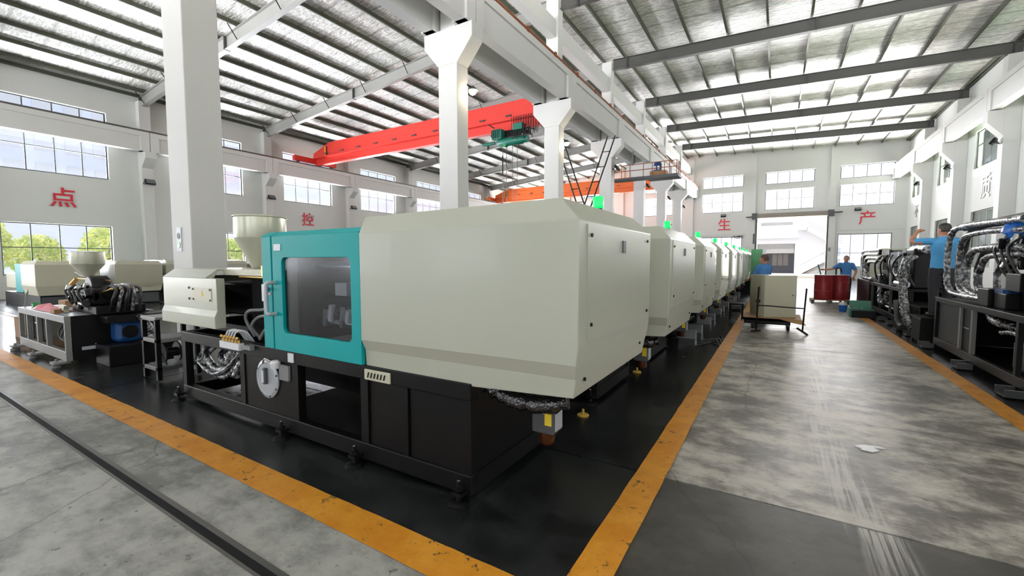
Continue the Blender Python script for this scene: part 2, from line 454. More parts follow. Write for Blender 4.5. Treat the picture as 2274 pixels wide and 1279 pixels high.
for k in range(-2, 7):
    a, b = yk(k) + 1.35, yk(k) + 4.8
    for z0, z1, sp in ((.95, 3.13, [2.1]), (5.28, 6.95, [6.35]), (7.45, 8.3, [])):
        holesL.append((a, b, z0, z1)); winL.append((a, b, z0, z1, sp, k))
    for z0, z1, sp in ((1.2, 4.0, [3.0]), (6.15, 8.0, [7.3])):
        holesR.append((a + .2, b + .1, z0, z1)); winR.append((a + .2, b + .1, z0, z1, sp, k))
wl = wall('wall_left', 'x', XL - .28, XL, YB - .3, YF + .3, 0, 10.2, holesL)
wr = wall('wall_right', 'x', XR, XR + .28, YB - .3, YF + .3, 0, 11.4, holesR)
for a, b, z0, z1, sp, k in winL:
    if k >= -1: window('x', XL - .14, a, b, z0, z1, 4, sp, 'frame_dark' if z0 < 2 else 'frame_grey')
for a, b, z0, z1, sp, k in winR:
    if k >= 1: window('x', XR + .10, a, b, z0, z1, 4, sp, 'frame_dark', 'pane_dark', .06)
DX0, DX1, DZ = -1.58, 3.43, 5.25
holesF = [(DX0, DX1, 0, DZ)]; winF = []
for a, b in ((-6.15, -2.75), (-1.05, 2.5), (4.2, 7.6), (-12.2, -8.8), (-18, -14.6), (-24, -20.6)):
    for z0, z1, sp in ((8.15, 9.17, []), (5.92, 7.63, [6.85])):
        holesF.append((a, b, z0, z1)); winF.append((a, b, z0, z1, sp))
    if not (a > -2 and a < 3): holesF.append((a, b, 1.0, 3.68)); winF.append((a, b, 1.0, 3.68, [2.15]))
wf = wall('wall_far', 'y', YF, YF + .28, XL - .3, XR + .3, 0, 12.2, holesF)
for w_ in winF: window('y', YF + .14, *w_[:4], 4, w_[4])
holesB = []
for xc in (-22, -16, -10.5, -3, 2, 6):
    holesB += [(xc - 1.8, xc + 1.8, 5.3, 8.3), (xc - 1.8, xc + 1.8, .9, 3.5)]
wb = wall('wall_back', 'y', YB - .28, YB, XL - .3, XR + .3, 0, 12.2, holesB)
for h in holesB: window('y', YB - .14, *h, 4, [])

# far wall shallow pilasters and ledge
for x0, x1 in ((-2.35, -1.75), (3.55, 4.0), (-7.5, -6.9), (-14.2, -13.6), (-20.2, -19.6)):
    box(x0, x1, YF - .10, YF, 0, 11.0).build('pilaster', 'wall_white', wf)
box(XC, -2.35, YF - .03, YF, 3.88, 3.92).build('ledge', 'wall_white', wf); box(4.0, XR, YF - .03, YF, 3.98, 4.02).build('ledge', 'wall_white', wf)

# pilasters with brackets on the long walls
for k in range(-1, 8):
    y = yk(k)
    if k < 7:
        p = box(XL, XL + .38, y, y + .45, 0, 9.15).build('pilaster', 'concrete_white', wl, bevel=.01)
        MB().prism([(XL + .38, 6.0), (XL + .85, 6.42), (XL + .85, 6.72), (XL + .38, 6.72)], 'y', y, y + .45).build('bracket', 'concrete_white', p)
        p = box(XR - .5, XR, y, y + .5, 0, 10.05).build('pilaster', 'concrete_white', wr, bevel=.01)
        MB().prism([(XR - .5, 6.75), (XR - .5, 7.83), (XR - 1.0, 7.83), (XR - 1.0, 7.35)], 'y', y, y + .5).build('bracket', 'concrete_white', p)
def runway(name, label, x0, x1, z0, z1, flange, rail_mat):
    t = thing(name, label, 'runway beam')
    for k in range(-2, 7):
        ya, yb = yk(k) + .225 + .012, yk(k + 1) + .225 - .012
        if k == 6: yb = YF - .02
        if k == -2: ya = YB + .02
        mb = MB(); mb.box(x0 + flange, x1 - flange, ya, yb, z0, z1 - .22); mb.box(x0, x1, ya, yb, z1 - .22, z1)
        for e in (ya, yb - .35): mb.box(x0, x1, e, e + .35, z0, z1 - .22)
        mb.build('beam_segment', 'concrete_white', t)
    xm = (x0 + x1) / 2
    mb = MB().box(xm - .035, xm + .035, YB + .05, YF - .05, z1 + .02, z1 + .12); mb.box(xm - .06, xm + .06, YB + .05, YF - .05, z1, z1 + .02)
    mb.build('rail', rail_mat, t)
    if rail_mat == 'rail_rust':
        pr = box(x1 - .05, x1 + .02, YB + .05, YF - .05, z1, z1 + .07).build('power_rail', 'rail_rust', t)
        for k in range(28): box(x1 - .01, x1 + .04, YB + 2 + k * 1.85, YB + 2.12 + k * 1.85, z1 - .02, z1 + .12).build('rail_clip', 'rail_rust', pr)
    return rebase(t, (xm, 15, z0))
runway('runway_beam', 'white concrete crane runway beam on brackets along the left window wall', XL + .40, XL + .82, 6.72, 7.62, .06, 'steel_rail')
runway('runway_beam', 'white concrete crane runway beam along the right-hand wall', XR - .98, XR - .56, 7.83, 8.83, .05, 'steel_rail')
runway('runway_beam', 'white runway beam on the column row, aisle side, with rusty crane rail', -6.95, -6.50, 7.35, 8.32, .07, 'rail_rust')
runway('runway_beam', 'white runway beam on the column row, side carrying the red crane', -7.98, -7.53, 7.35, 8.32, .07, 'steel_rail')

# ------------------------------------------------------------------ column row
ORD = ['nearest', 'second', 'third', 'fourth', 'fifth', 'sixth', 'seventh', 'eighth']
for k in range(0, 8):
    y = yk(k)
    if k == 7: break
    t = thing('concrete_column', '%s white concrete column of the row from the camera' % ORD[k], 'column', 'columns between the two bays')
    box(-7.53, XC, y, y + .45, 0, 6.46).build('shaft', 'concrete_white', t, bevel=.012)
    MB().prism([(-7.53, 6.46), (XC, 6.46), (-6.46, 7.0), (-6.46, 7.35), (-8.0, 7.35), (-8.0, 7.0)], 'y', y, y + .45).build('corbel', 'concrete_white', t, bevel=.012)
    box(-7.48, -7.0, y + .03, y + .42, 7.35, 11.0).build('upper_post', 'concrete_white', t, bevel=.01)
    rebase(t, (-7.23, y + .22, 0))
    if k == 0:
        for z, a in ((1.70, .09),):
            mb = box(-7.36, -7.22, y - .012, y, z - .02, z + .32)
            o = mb.build('notice', 'sticker', t); 
            MB().lathe([(.045, -.004), (.045, 0)], (-7.29, y - .013, z + .07), 16, 'y').build('print', 'green_cabinet', o)
            MB().lathe([(.045, -.004), (.045, 0)], (-7.29, y - .013, z + .2), 16, 'y').build('print', 'ext_grey', o)
t = thing('tie_beam', 'white beam along the tops of the columns, under the roof', 'beam')
for k in range(-2, 7):
    box(-7.40, -7.08, yk(k) + .43, yk(k + 1) + .02, 9.6, 10.2).build('beam_segment', 'concrete_white', t)
rebase(t, (-7.24, 15, 9.6))

# ------------------------------------------------------------------ roof
def zl(x): return 9.40 + .088 * (x + 26.5)          # rafter tops, left slope
def zr(x): return 11.10 - .036 * (x + 7.0)
XM = -7.1
ce = MB()
ce.quad((XL - .3, YB - .3, zl(XL) + .2), (XL - .3, YF + .3, zl(XL) + .2), (XM, YF + .3, zl(XM) + .2), (XM, YB - .3, zl(XM) + .2))
ce.quad((XM, YB - .3, zl(XM) + .2), (XM, YF + .3, zl(XM) + .2), (XR + .3, YF + .3, zr(XR) + .2), (XR + .3, YB - .3, zr(XR) + .2))
ceil = struct(ce.build('ceiling', 'foil'))
def rafter(y, xa, xb, zf, depth, m, splices):
    fw = .10; mb = MB()
    for y0, y1, t0, t1 in ((-fw, fw, 0, .018), (-fw, fw, -depth, -depth + .018), (-.008, .008, -depth + .018, 0)):
        mb.loft([[(xa, y + y0, zf(xa) + t0 - .018), (xa, y + y1, zf(xa) + t0 - .018), (xa, y + y1, zf(xa) + t1 - .018 + (0 if t1 else 0)), (xa, y + y0, zf(xa) + t1 - .018)],
                 [(xb, y + y0, zf(xb) + t0 - .018), (xb, y + y1, zf(xb) + t0 - .018), (xb, y + y1, zf(xb) + t1 - .018), (xb, y + y0, zf(xb) + t1 - .018)]])
    r = mb.build('rafter', m, ceil)
    for x in splices:
        box(x - .03, x + .03, y - fw - .01, y + fw + .01, zf(x) - depth - .03, zf(x) - .005).build('splice_plate', 'dark_grey', r)
    return r
PXL = [-25.95 + 1.42 * i for i in range(14)]; PXR = [-6.45 + 1.46 * i for i in range(11)]
for k in range(-1, 7):
    y = yk(k) + .225
    r = rafter(y, XL + .05, -7.5, zl, .50, 'rafter_grey', (-18.3, XL + .12, -11.5))
    if k >= 0:
        for i in range(0, 13, 2):
            x = PXL[i]
            for sgn in (-1,):
                MB().tube([(x, y + sgn * .38, zl(x) + .02), (x + .02, y + sgn * .06, zl(x) - .44)], .02, 5, False).build('fly_brace', 'black_metal', r)
    rafter(y, -6.98, XR - .02, zr, .46, 'rafter_dark', (-6.3, 1.0, XR - .3))
def purlin(x, z):
    MB().prism([(x - .035, z + .05), (x + .035, z + .05), (x + .035, z + .20), (x - .035, z + .20)], 'y', YB, YF).build('purlin', 'purlin', ceil)
for x in PXL: purlin(x, zl(x))
for x in PXR: purlin(x, zr(x))
purlin(XR - .12, zr(XR) - .02); purlin(XL + .1, zl(XL) - .1)

# ------------------------------------------------------------------ lettering on the walls
def glyph(ch, label, loc, rot, size, m='text_red', backing=True, bold=.013):
    cu = bpy.data.curves.new('txt', 'FONT'); cu.body = ch; cu.size = size; cu.extrude = .012; cu.offset = bold * size; cu.align_x = 'CENTER'; cu.align_y = 'CENTER'
    tmp = bpy.data.objects.new('txt', cu); C.objects.link(tmp)
    dg = bpy.context.evaluated_depsgraph_get(); me = bpy.data.meshes.new_from_object(tmp.evaluated_get(dg))
    bpy.data.objects.remove(tmp)
    me.materials.clear(); me.materials.append(M[m]); me.name = 'wall_character'
    o = bpy.data.objects.new('wall_character', me); C.objects.link(o); o.location = loc; o.rotation_euler = rot
    tag(o, label, 'lettering')
    if backing:
        cu2 = bpy.data.curves.new('txt', 'FONT'); cu2.body = ch; cu2.size = size; cu2.extrude = .004; cu2.offset = (bold + .03) * size; cu2.align_x = 'CENTER'; cu2.align_y = 'CENTER'
        tmp = bpy.data.objects.new('txt', cu2); C.objects.link(tmp); dg = bpy.context.evaluated_depsgraph_get()
        me2 = bpy.data.meshes.new_from_object(tmp.evaluated_get(dg)); bpy.data.objects.remove(tmp)
        me2.materials.clear(); me2.materials.append(M['text_halo'])
        h = bpy.data.objects.new('pale_outline', me2); C.objects.link(h); h.parent = o; h.location = (0, 0, -.006)
    return o
RL = (H90, 0, H90); RFAR = (H90, 0, 0); RR = (H90, 0, -H90)
glyph('点', 'big red Chinese character on the left wall above the tree window', (XL + .02, 6.05, 4.22), RL, .88)
glyph('控', 'small-looking red character on the left wall above the hopper', (XL + .02, 17.55, 4.18), RL, .88)
glyph('生', 'red character on the far wall left of the open door', (-4.22, YF - .02, 4.72), RFAR, 1.15, backing=False, bold=.006)
glyph('产', 'red character on the far wall right of the open door', (6.03, YF - .02, 4.85), RFAR, 1.15, backing=False, bold=.006)
glyph('全', 'red character half hidden behind a column of the far wall', (-9.35, YF - .02, 4.85), RFAR, 1.15, backing=False, bold=.006)
glyph('不', 'thin grey character on the right wall, farthest one', (XR - .02, 41.6, 5.0), RR, 1.0, 'frame_pale', False, .0)
glyph('质', 'faded pale pink character on the right wall below a high window', (XR - .02, 29.6, 5.0), RR, 1.2, 'text_pale', False)

# ------------------------------------------------------------------ far door, its roller and frame
d1 = struct(MB().box(DX0 - .12, DX0, YF - .06, YF + .1, 0, DZ + .1).box(DX1, DX1 + .12, YF - .06, YF + .1, 0, DZ + .1).build('door_1', 'dark_grey'))
box(DX0 - .35, DX1 + .4, YF - .42, YF - .06, DZ - .02, DZ + .36).build('roller_box', 'door_steel', d1, bevel=.04)
MB().cyl((DX0 - .9, YF - .2, DZ + .12), (DX1 + 1.0, YF - .2, DZ + .22), .05).build('roller_axle', 'dark_grey', d1)
box(DX0 - .42, DX0 - .02, YF - .46, YF - .1, DZ - .1, DZ + .42).build('roller_bracket', 'dark_grey', d1)
box(DX1 + .02, DX1 + .44, YF - .46, YF - .1, DZ - .1, DZ + .42).build('roller_bracket', 'dark_grey', d1)
box(DX0 - .3, DX0 - .18, YF - .12, YF - .02, 3.0, 3.9).build('chain_guide', 'dark_grey', d1)
box(DX1 + .16, DX1 + .3, YF - .14, YF - .02, 2.3, 2.6).build('switch_box', 'grey_metal', d1)

# ------------------------------------------------------------------ overhead cranes
def crane(y, m, label, hoist):
    t = thing('overhead_crane', label, 'crane')
    xa, xb = -25.75, -8.75
    g = MB().prism([(xa, 8.16), (xb, 8.16), (xb, 8.35), (xb - 1.0, 8.93), (xa + 1.6, 8.93), (xa, 8.42)], 'y', y - .22, y + .22)
    G = g.build('girder', m, t, bevel=.01)
    b = MB().box(xa, xb, y - .05, y + .05, 7.72, 8.16); b.box(xa, xb, y - .16, y + .16, 7.66, 7.72); b.box(xa, xb, y - .27, y + .27, 8.08, 8.16)
    b.build('track_beam', m, t)
    for i in range(11):
        x = xa + 1.2 + i * 1.5
        box(x, x + .3, y - .30, y - .22, 8.26, 8.31).build('cable_bracket', 'dark_grey', G)
    for x in (xa + 1.15, xa + 1.32):
        MB().prism([(x, 8.18), (x + .09, 8.18), (x + .09, 8.74), (x, 8.70)], 'y', y - .228, y - .221).build('hazard_stripe', 'sticker_yellow' if x == xa + 1.15 else 'black_matte', G)
    e = MB().box(XL + .5, XL + .74, y - 1.5, y + 1.5, 7.80, 8.12)
    e = e.build('end_truck', m, t, bevel=.01)
    for q in (-1.2, 1.2): MB().lathe([(.14, -.06), (.14, .06)], (XL + .61, y + q, 7.88), 16, 'x').build('wheel', 'dark_grey', e)
    e2 = box(-7.9, -7.62, y - 1.5, y + 1.5, 8.50, 8.8).build('end_truck', m, t, bevel=.01)
    for q in (-1.2, 1.2): MB().lathe([(.14, -.06), (.14, .06)], (-7.755, y + q, 8.58), 16, 'x').build('wheel', 'dark_grey', e2)
    box(-8.9, -7.7, y - .18, y + .18, 8.45, 8.62).build('end_plate', m, t)
    if hoist:
        yn = y - .12
        MB().lathe([(.17, -.75), (.19, -.72), (.19, .55), (.15, .6), (.15, .85)], (-10.75, y - .15, 7.12), 20, 'x').build('hoist_drum', 'green_paint', t)
        b = MB().box(-11.75, -11.2, y - .45, y + .05, 7.25, 7.72); mo = b.build('hoist_motor', 'green_paint', t, bevel=.05)
        for q in range(5): box(-11.72 + .1 * q, -11.69 + .1 * q, y - .47, y + .07, 7.3, 7.68).build('cooling_fin', 'black_metal', mo)
        MB().box(-10.6, -10.1, y - .4, y, 7.55, 7.85).build('trolley_drive', 'green_paint', t, bevel=.03)
        MB().box(-11.5, -9.9, y - .12, y + .12, 7.36, 7.66).build('trolley_frame', 'black_metal', t)
        MB().lathe([(.11, -.1), (.13, 0), (.11, .1)], (-11.1, y - .2, 7.0), 14, 'y').build('rope_guide', 'green_cabinet', t)
        MB().tube([(-12.4, y - .2, 7.15), (-11.7, y - .2, 7.15)], .07, 8).build('limit_switch', 'green_paint', t)
        MB().tube([(-11.55, y - .48, 7.75), (-11.85, y - .52, 7.95)], .03, 6).build('lever', 'black_metal', t)
        for x in (-11.25, -11.05, -10.72, -10.45): MB().tube([(x, y - .2, 7.1), (x, y - .2, 3.55)], .012, 5, False).build('wire_rope', 'dark_grey', t)
        MB().lathe([(.02, .5), (.16, .42), (.18, .2), (.10, .05), (.02, 0)], (-10.87, y - .2, 3.2), 14).build('hook_block', 'sticker_yellow', t)
        MB().tube([(-11.25, y - .22, 6.5), (-11.25, y - .22, 5.6)], .03, 6).build('pendant', 'black_metal', t)
        for i in range(14):
            x = -10.7 + i * .13; w = .10; dp = random.uniform(.45, 1.15)
            hose([(x, y - .32, 8.18), (x + .01, y - .33, 8.1 - dp * .7), (x + w * .5, y - .33, 8.1 - dp), (x + w, y - .33, 8.1 - dp * .7), (x + w + .02, y - .32, 8.18)], .013, 0, 5, 4).build('festoon_cable', 'rubber', t)
    return rebase(t, (-17, y, 7.6))
crane(17.8, 'red_paint', 'long red overhead crane with green hoist spanning the left bay', True)
crane(39.0, 'orange_paint', 'orange overhead crane far back in the left bay', False)

# suspended platform
t = thing('service_platform', 'small railed platform with a white panel hung below the runway beams', 'platform')
box(-7.75, -4.35, 22.95, 23.75, 5.82, 5.90).build('deck', 'dark_grey', t)
box(-5.9, -4.3, 22.9, 23.8, 5.74, 5.82).build('deck_beam', 'dark_grey', t)
for x in (-7.7, -7.2, -6.75, -6.05, -5.6, -5.0, -4.75, -4.4):
    MB().tube([(x, 22.98, 5.9), (x, 22.98, 6.55)], .02, 6, False).build('rail_post', 'rail_rust', t)
for z in (6.25, 6.55):
    MB().tube([(-7.72, 22.98, z), (-4.38, 22.98, z), (-4.38, 23.72, z)], .02, 6, False).build('guard_rail', 'rail_rust', t)
for y in (23.35, 23.72): MB().tube([(-4.38, y, 5.9), (-4.38, y, 6.55)], .02, 6, False).build('rail_post', 'rail_rust', t)
box(-6.75, -6.08, 22.99, 23.01, 5.92, 6.52).build('white_panel', 'concrete_white', t)
for x in (-6.72, -7.75): MB().tube([(x, 23.4, 5.9), (x, 23.4, 7.36)], .025, 6, False).build('hanger_rod', 'dark_grey', t)
rebase(t, (-6, 23.35, 5.74))
o = box(-5.75, -4.95, 23.1, 23.6, 5.902, 6.14).build('wooden_crate', 'cardboard'); tag(o, 'brown wooden crate standing on the hung platform', 'crate')
t = thing('blue_drive_motor', 'blue motor standing on the crate on the hung platform', 'motor')
MB().lathe([(.2, 6.14), (.2, 6.5), (.16, 6.6), (.06, 6.64)], (-5.42, 23.35, 0), 18).build('housing', 'blue_motor', t)
box(-5.56, -5.46, 23.10, 23.16, 6.2, 6.38).build('data_plate', 'white_plastic', t); box(-5.38, -5.28, 23.10, 23.16, 6.2, 6.38).build('data_plate', 'white_plastic', t)
rebase(t, (-5.42, 23.35, 6.14))

# leaning ladders by the third column
def ladder(p, q, w, label):
    t = thing('steel_ladder', label, 'ladder', 'ladders by the columns'); p, q = Vector(p), Vector(q); s = Vector((w[0], w[1], 0))
    for e in (-.5, .5): MB().tube([p + s * e, q + s * e], .032, 6, False).build('side_rail', 'black_metal', t)
    n = int((q - p).length / .62)
    for k in range(1, n):
        c = p.lerp(q, k / n); MB().tube([c - s * .5, c + s * .5], .018, 6, False).build('rung', 'black_metal', t)
    return rebase(t, (p.x, p.y, 0))
ladder((-6.02, 18.0, 0), (-8.75, 18.0, 7.64), (.34, .0), 'black steel ladder slanting down to the right beside the third column')
ladder((-8.78, 18.5, 0), (-6.26, 18.5, 6.9), (.34, .0), 'black steel ladder slanting down to the left beside the fourth column')

# ------------------------------------------------------------------ lamps
def floodlight(loc, d, label, lit=False):
    t = thing('floodlight', label, 'floodlight', 'floodlights on walls and columns')
    box(-.02, .02, -.02, .02, -.02, .02)
    MB().box(-.20, .20, -.05, .05, -.14, .14).build('housing', 'black_metal', t, bevel=.015)
    MB().box(-.17, .17, -.058, -.05, -.11, .11).build('lens', 'lamp_warm' if lit else 'lamp_off', t)
    MB().tube([(-.22, 0, 0), (-.22, .18, .02), (.22, .18, .02), (.22, 0, 0)], .016, 6, False).build('bracket', 'black_metal', t)
    t.location = loc; t.rotation_euler = (math.radians(-35), 0, d)
    return t
for k, nm in ((1, 'nearest'), (2, 'second'), (3, 'third'), (4, 'fourth')):
    floodlight((XL + .62, yk(k) + .22, 5.32), H90, '%s black floodlight on the left wall pilasters' % nm)
for k, nm in ((4, 'nearest'), (5, 'second'), (6, 'third')):
    floodlight((XR - .75, yk(k) + .1, 6.55), -H90 - .4, '%s black floodlight on the right wall pilasters' % nm)
for k, nm in ((3, 'fourth'), (4, 'fifth'), (5, 'sixth'), (6, 'seventh')):
    floodlight((XC + .22, yk(k) + .2, 6.0), H90, 'black floodlight on the aisle side of the %s column' % nm)
for x, nm in ((-4.3, 'above the red character left of the door'), (5.4, 'above the red character right of the door'), (-10.0, 'on the far wall beside the hidden red character')):
    floodlight((x, YF - .22, 5.62), 0, 'small grey floodlight %s' % nm)
def column_lamp(k, nm):
    t = thing('work_lamp', 'lit warm work lamp clamped to the %s column' % nm, 'lamp', 'lit lamps on the columns')
    y = yk(k) + .50; x = XC + .02
    MB().tube([(x - .02, y - .1, 6.05), (x - .02, y + .1, 6.05), (x, y + .12, 6.0)], .02, 6).build('arm', 'black_metal', t)
    MB().lathe([(.03, .10), (.06, .08), (.14, 0), (.15, -.02)], (x, y + .12, 5.98), 18).build('reflector', 'dark_grey', t)
    MB().sphere((x, y + .12, 5.95), .10).build('bulb', 'lamp_warm', t)
    l = bpy.data.lights.new('lamp_light', 'POINT'); l.energy = 25; l.color = (1, .86, .62); l.shadow_soft_size = .1
    lo = bpy.data.objects.new('lamp_light', l); C.objects.link(lo); lo.parent = t; lo.location = (x + .16, y + .12, 5.86)
    return rebase(t, (x, y, 5.9))
column_lamp(1, 'second'); column_lamp(2, 'third')

# ------------------------------------------------------------------ injection moulding machines
def frame_hole(x0, x1, z0, z1, hx0, hx1, hz0, hz1, r, y0, y1):
    cx, cz = (hx0 + hx1) / 2, (hz0 + hz1) / 2
    inner = []
    for qx, qz, a0 in ((hx1 - r, hz1 - r, 0), (hx0 + r, hz1 - r, 90), (hx0 + r, hz0 + r, 180), (hx1 - r, hz0 + r, 270)):
        for k in range(6):
            a = math.radians(a0 + 90 * k / 5); inner.append((qx + r * math.cos(a), qz + r * math.sin(a)))
    outer = []
    for i, (u, v) in enumerate(inner):
        k = i // 6; j = i % 6
        ex = x1 if k in (0, 3) else x0; ez = z1 if k in (0, 1) else z0
        if k == 0: p = (ex, v) if j < 2 else ((ex, ez) if j < 4 else (u, ez))
        elif k == 1: p = (u, ez) if j < 2 else ((ex, ez) if j < 4 else (ex, v))
        elif k == 2: p = (ex, v) if j < 2 else ((ex, ez) if j < 4 else (u, ez))
        else: p = (u, ez) if j < 2 else ((ex, ez) if j < 4 else (ex, v))
        outer.append(p)
    n = len(inner); mb = MB()
    mb.v = [(u, y0, v) for u, v in outer] + [(u, y0, v) for u, v in inner] + [(u, y1, v) for u, v in inner] + [(u, y1, v) for u, v in outer]
    for k in range(4):
        for i in range(n):
            j = (i + 1) % n; a = (k * n, ((k + 1) % 4) * n)
            mb.f.append((a[0] + i, a[0] + j, a[1] + j, a[1] + i))
    return mb, inner
def guard_shell():
    xl = -2.60
    def ring(zl_, zr_, xr, yf, yb): return [(xl, yf, zl_), (xr, yf, zr_), (xr, yb, zr_), (xl, yb, zl_)]
    R = [ring(.70, .79, -.928, 2.165, 3.575), ring(.885, .90, -.908, 2.155, 3.585), ring(.965, .985, -.895, 2.12, 3.62), ring(1.06, 1.08, -.885, 2.12, 3.62),
         ring(1.745, 1.765, -.885, 2.12, 3.62), ring(1.87, 1.893, -1.014, 2.18, 3.555)]
    return MB().loft(R)
def machine(label):
    t = thing('injection_machine', label, 'machine', 'cream and teal moulding machines in a row')
    BY0, BY1 = 2.15, 3.35
    for nm, z0, z1 in (('bottom_rail', .04, .17), ('top_rail', .66, .77)):
        for y in (BY0, BY1 - .08): box(-5.62, -1.62, y, y + .08, z0, z1).build(nm, 'black_metal', t, bevel=.006)
        for x in (-5.62, -1.70): box(x, x + .08, BY0 + .08, BY1 - .08, z0, z1).build(nm, 'black_metal', t)
    for x in (-5.62, -4.40, -3.54, -2.66, -2.22, -1.70):
        w = .08 if x != -2.22 else .05
        for y in (BY0, BY1 - .08): box(x, x + w, y + .004, y + .076, .17, .66).build('post', 'black_metal', t)
    box(-4.32, -3.54, 2.165, 2.2, .17, .66).build('tank_panel', 'black_metal', t)
    box(-2.58, -2.22, 2.17, 2.2, .17, .66).build('panel', 'black_metal', t); box(-2.16, -1.70, 2.17, 2.2, .17, .66).build('panel', 'black_metal', t)
    box(-1.66, -1.63, BY0 + .08, BY1 - .08, .17, .66).build('end_panel', 'black_metal', t)
    box(-5.5, -1.75, 2.95, 2.98, .17, .66).build('back_panel', 'black_matte', t)
    box(-4.28, -1.75, 2.25, 3.25, .06, .09).build('oil_tray', 'black_matte', t)
    box(-5.54, -1.70, 2.23, 3.27, .69, .715).build('bed_plate', 'black_metal', t)
    for x in (-5.66, -3.68, -2.72, -1.72):
        for y in (2.10, 3.42):
            f = MB().lathe([(.07, 0), (.07, .012), (.05, .022), (.018, .024), (.016, .09), (.03, .092), (.03, .11), (.014, .112), (.012, .15)], (x + .04, y, 0), 14).build('levelling_foot', 'black_metal', t)
            box(x, x + .08, y - .03, y + .07 if y < 3 else y - .06, .06, .085).build('foot_lug', 'black_metal', f)
            MB().tube([(x + .04, y, .11), (x + .04, y, .16)], .011, 8).build('bolt', 'steel', f)
    # tank manhole
    d = MB().lathe([(.175, 0), (.178, -.012), (.15, -.022), (.146, -.016), (.005, -.016)], (-3.93, 2.165, .475), 32, 'y').build('round_cover', 'disc_grey', t)
    for k in range(8):
        a = k * math.pi / 4 + .3; MB().lathe([(.011, -.006), (.011, 0)], (-3.93 + .163 * math.cos(a), 2.15, .475 + .163 * math.sin(a)), 8, 'y').build('bolt', 'dark_grey', d)
    box(-3.95, -3.91, 2.115, 2.15, .43, .58).build('level_gauge', 'dark_grey', d, bevel=.01); box(-3.942, -3.918, 2.108, 2.115, .45, .56).build('gauge_glass', 'sticker', d)
    MB().lathe([(.035, 0), (.045, .05), (.03, .07)], (-3.75, 2.13, .60), 14).build('filler_cap', 'white_plastic', t)
    box(-3.72, -3.58, 2.14, 2.165, .50, .635).build('cap_bracket', 'grey_metal', t, bevel=.004)
    MB().tube(spline([(-3.95, 2.13, .62), (-3.88, 2.11, .67), (-3.80, 2.12, .655)], 5), .009, 6).build('vent_tube', 'steel', t)
    box(-3.58, -3.50, 2.142, 2.15, .675, .755).build('rating_plate', 'sticker', t)
    # hydraulic pipe and wrapped hoses in the open bay
    MB().cyl((-5.05, 2.55, .36), (-4.42, 2.35, .30), .045).build('filter_pipe', 'dark_grey', t)
    hs = [([(-5.45, 2.5, .70), (-5.42, 2.3, .55), (-5.1, 2.25, .40), (-4.8, 2.27, .45), (-4.62, 2.25, .69)], .034), ([(-5.3, 2.5, .70), (-5.38, 2.28, .48), (-5.0, 2.24, .33), (-4.72, 2.25, .42), (-4.55, 2.24, .69)], .030),
          ([(-5.15, 2.55, .70), (-5.2, 2.36, .52), (-4.95, 2.3, .47), (-4.85, 2.35, .69)], .036), ([(-5.0, 2.45, .70), (-5.02, 2.4, .55), (-5.05, 2.35, .44)], .045), ([(-4.92, 2.5, .70), (-4.9, 2.42, .55), (-4.92, 2.38, .43)], .045),
          ([(-5.5, 2.4, .62), (-5.45, 2.25, .48), (-5.3, 2.2, .42), (-5.0, 2.2, .36), (-4.7, 2.22, .50), (-4.5, 2.24, .68)], .022), ([(-4.45, 2.3, .62), (-4.56, 2.24, .50), (-4.62, 2.22, .38)], .04)]
    for p, r in hs: hose(p, r, .16, 9, 7).build('wrapped_hose', 'glint_wrap', t)
    hose([(-5.3, 2.3, .69), (-5.22, 2.2, .6), (-5.24, 2.18, .5), (-5.42, 2.2, .45)], .007, 0, 6).build('cable', 'grey_metal', t)
    # brass manifold
    mf = box(-4.66, -4.30, 2.10, 2.15, .70, .765).build('manifold', 'white_plastic', t)
    for k in range(6):
        x = -4.62 + .058 * k
        MB().tube([(x, 2.12, .765), (x, 2.12, .80), (x + .02, 2.09, .82)], .014, 8).build('brass_fitting', 'brass', mf)
    for k in range(4):
        x = -4.60 + .05 * k
        hose([(x, 2.13, .80), (x - .02, 2.17, .855), (x + .02, 2.24, .85), (x + .04, 2.3, .74)], .009, 0, 6).build('white_tube', 'white_plastic', t)
    box(-4.24, -4.12, 2.11, 2.15, .72, .76).build('terminal_block', 'grey_metal', t)
    # injection unit cover
    c = MB().prism([(2.12, 1.37), (2.12, 1.05), (2.095, .99), (2.095, .87), (2.20, .87), (2.20, 1.37)], 'x', -5.93, -4.72).build('injection_cover', 'cream', t, bevel=.006)
    MB().prism([(2.12, 1.37), (2.24, 1.46), (3.0, 1.46), (3.12, 1.37), (3.12, .87), (3.10, .87), (3.10, 1.36), (2.99, 1.44), (2.25, 1.44), (2.2, 1.37)], 'x', -5.93, -4.95).build('cover_hood', 'cream', t)
    box(-5.93, -5.91, 2.2, 3.1, .87, 1.37).build('cover_end', 'cream', t)
    for x, z in ((-5.30, 1.265), (-5.30, 1.15)): MB().lathe([(.012, -.006), (.012, 0)], (x, 2.118, z), 8, 'y').build('screw', 'black_metal', c)
    box(-5.22, -4.82, 2.115, 2.12, 1.135, 1.27).build('cover_plate', 'cream_plain', c)
    for x, z in ((-5.20, 1.255), (-5.20, 1.15), (-4.84, 1.255), (-4.84, 1.15)): MB().lathe([(.01, -.006), (.01, 0)], (x, 2.114, z), 8, 'y').build('screw', 'black_metal', c)
    MB().prism([(-5.03, 1.19), (-4.99, 1.19), (-5.01, 1.24)], 'y', 2.112, 2.119).build('warning_sign', 'sticker_yellow', c)
    box(-4.95, -3.98, 2.30, 2.55, 1.40, 1.46).build('slide_cover', 'cream_plain', t); MB().cyl((-4.7, 2.34, 1.385), (-4.1, 2.34, 1.385), .02).build('cylinder_rod', 'brass', t)
    box(-4.2, -4.05, 2.28, 2.42, 1.40, 1.50).build('rod_clamp', 'brass', t)
    box(-4.66, -3.94, 2.42, 2.98, .78, 1.40).build('carriage', 'black_matte', t, bevel=.02)
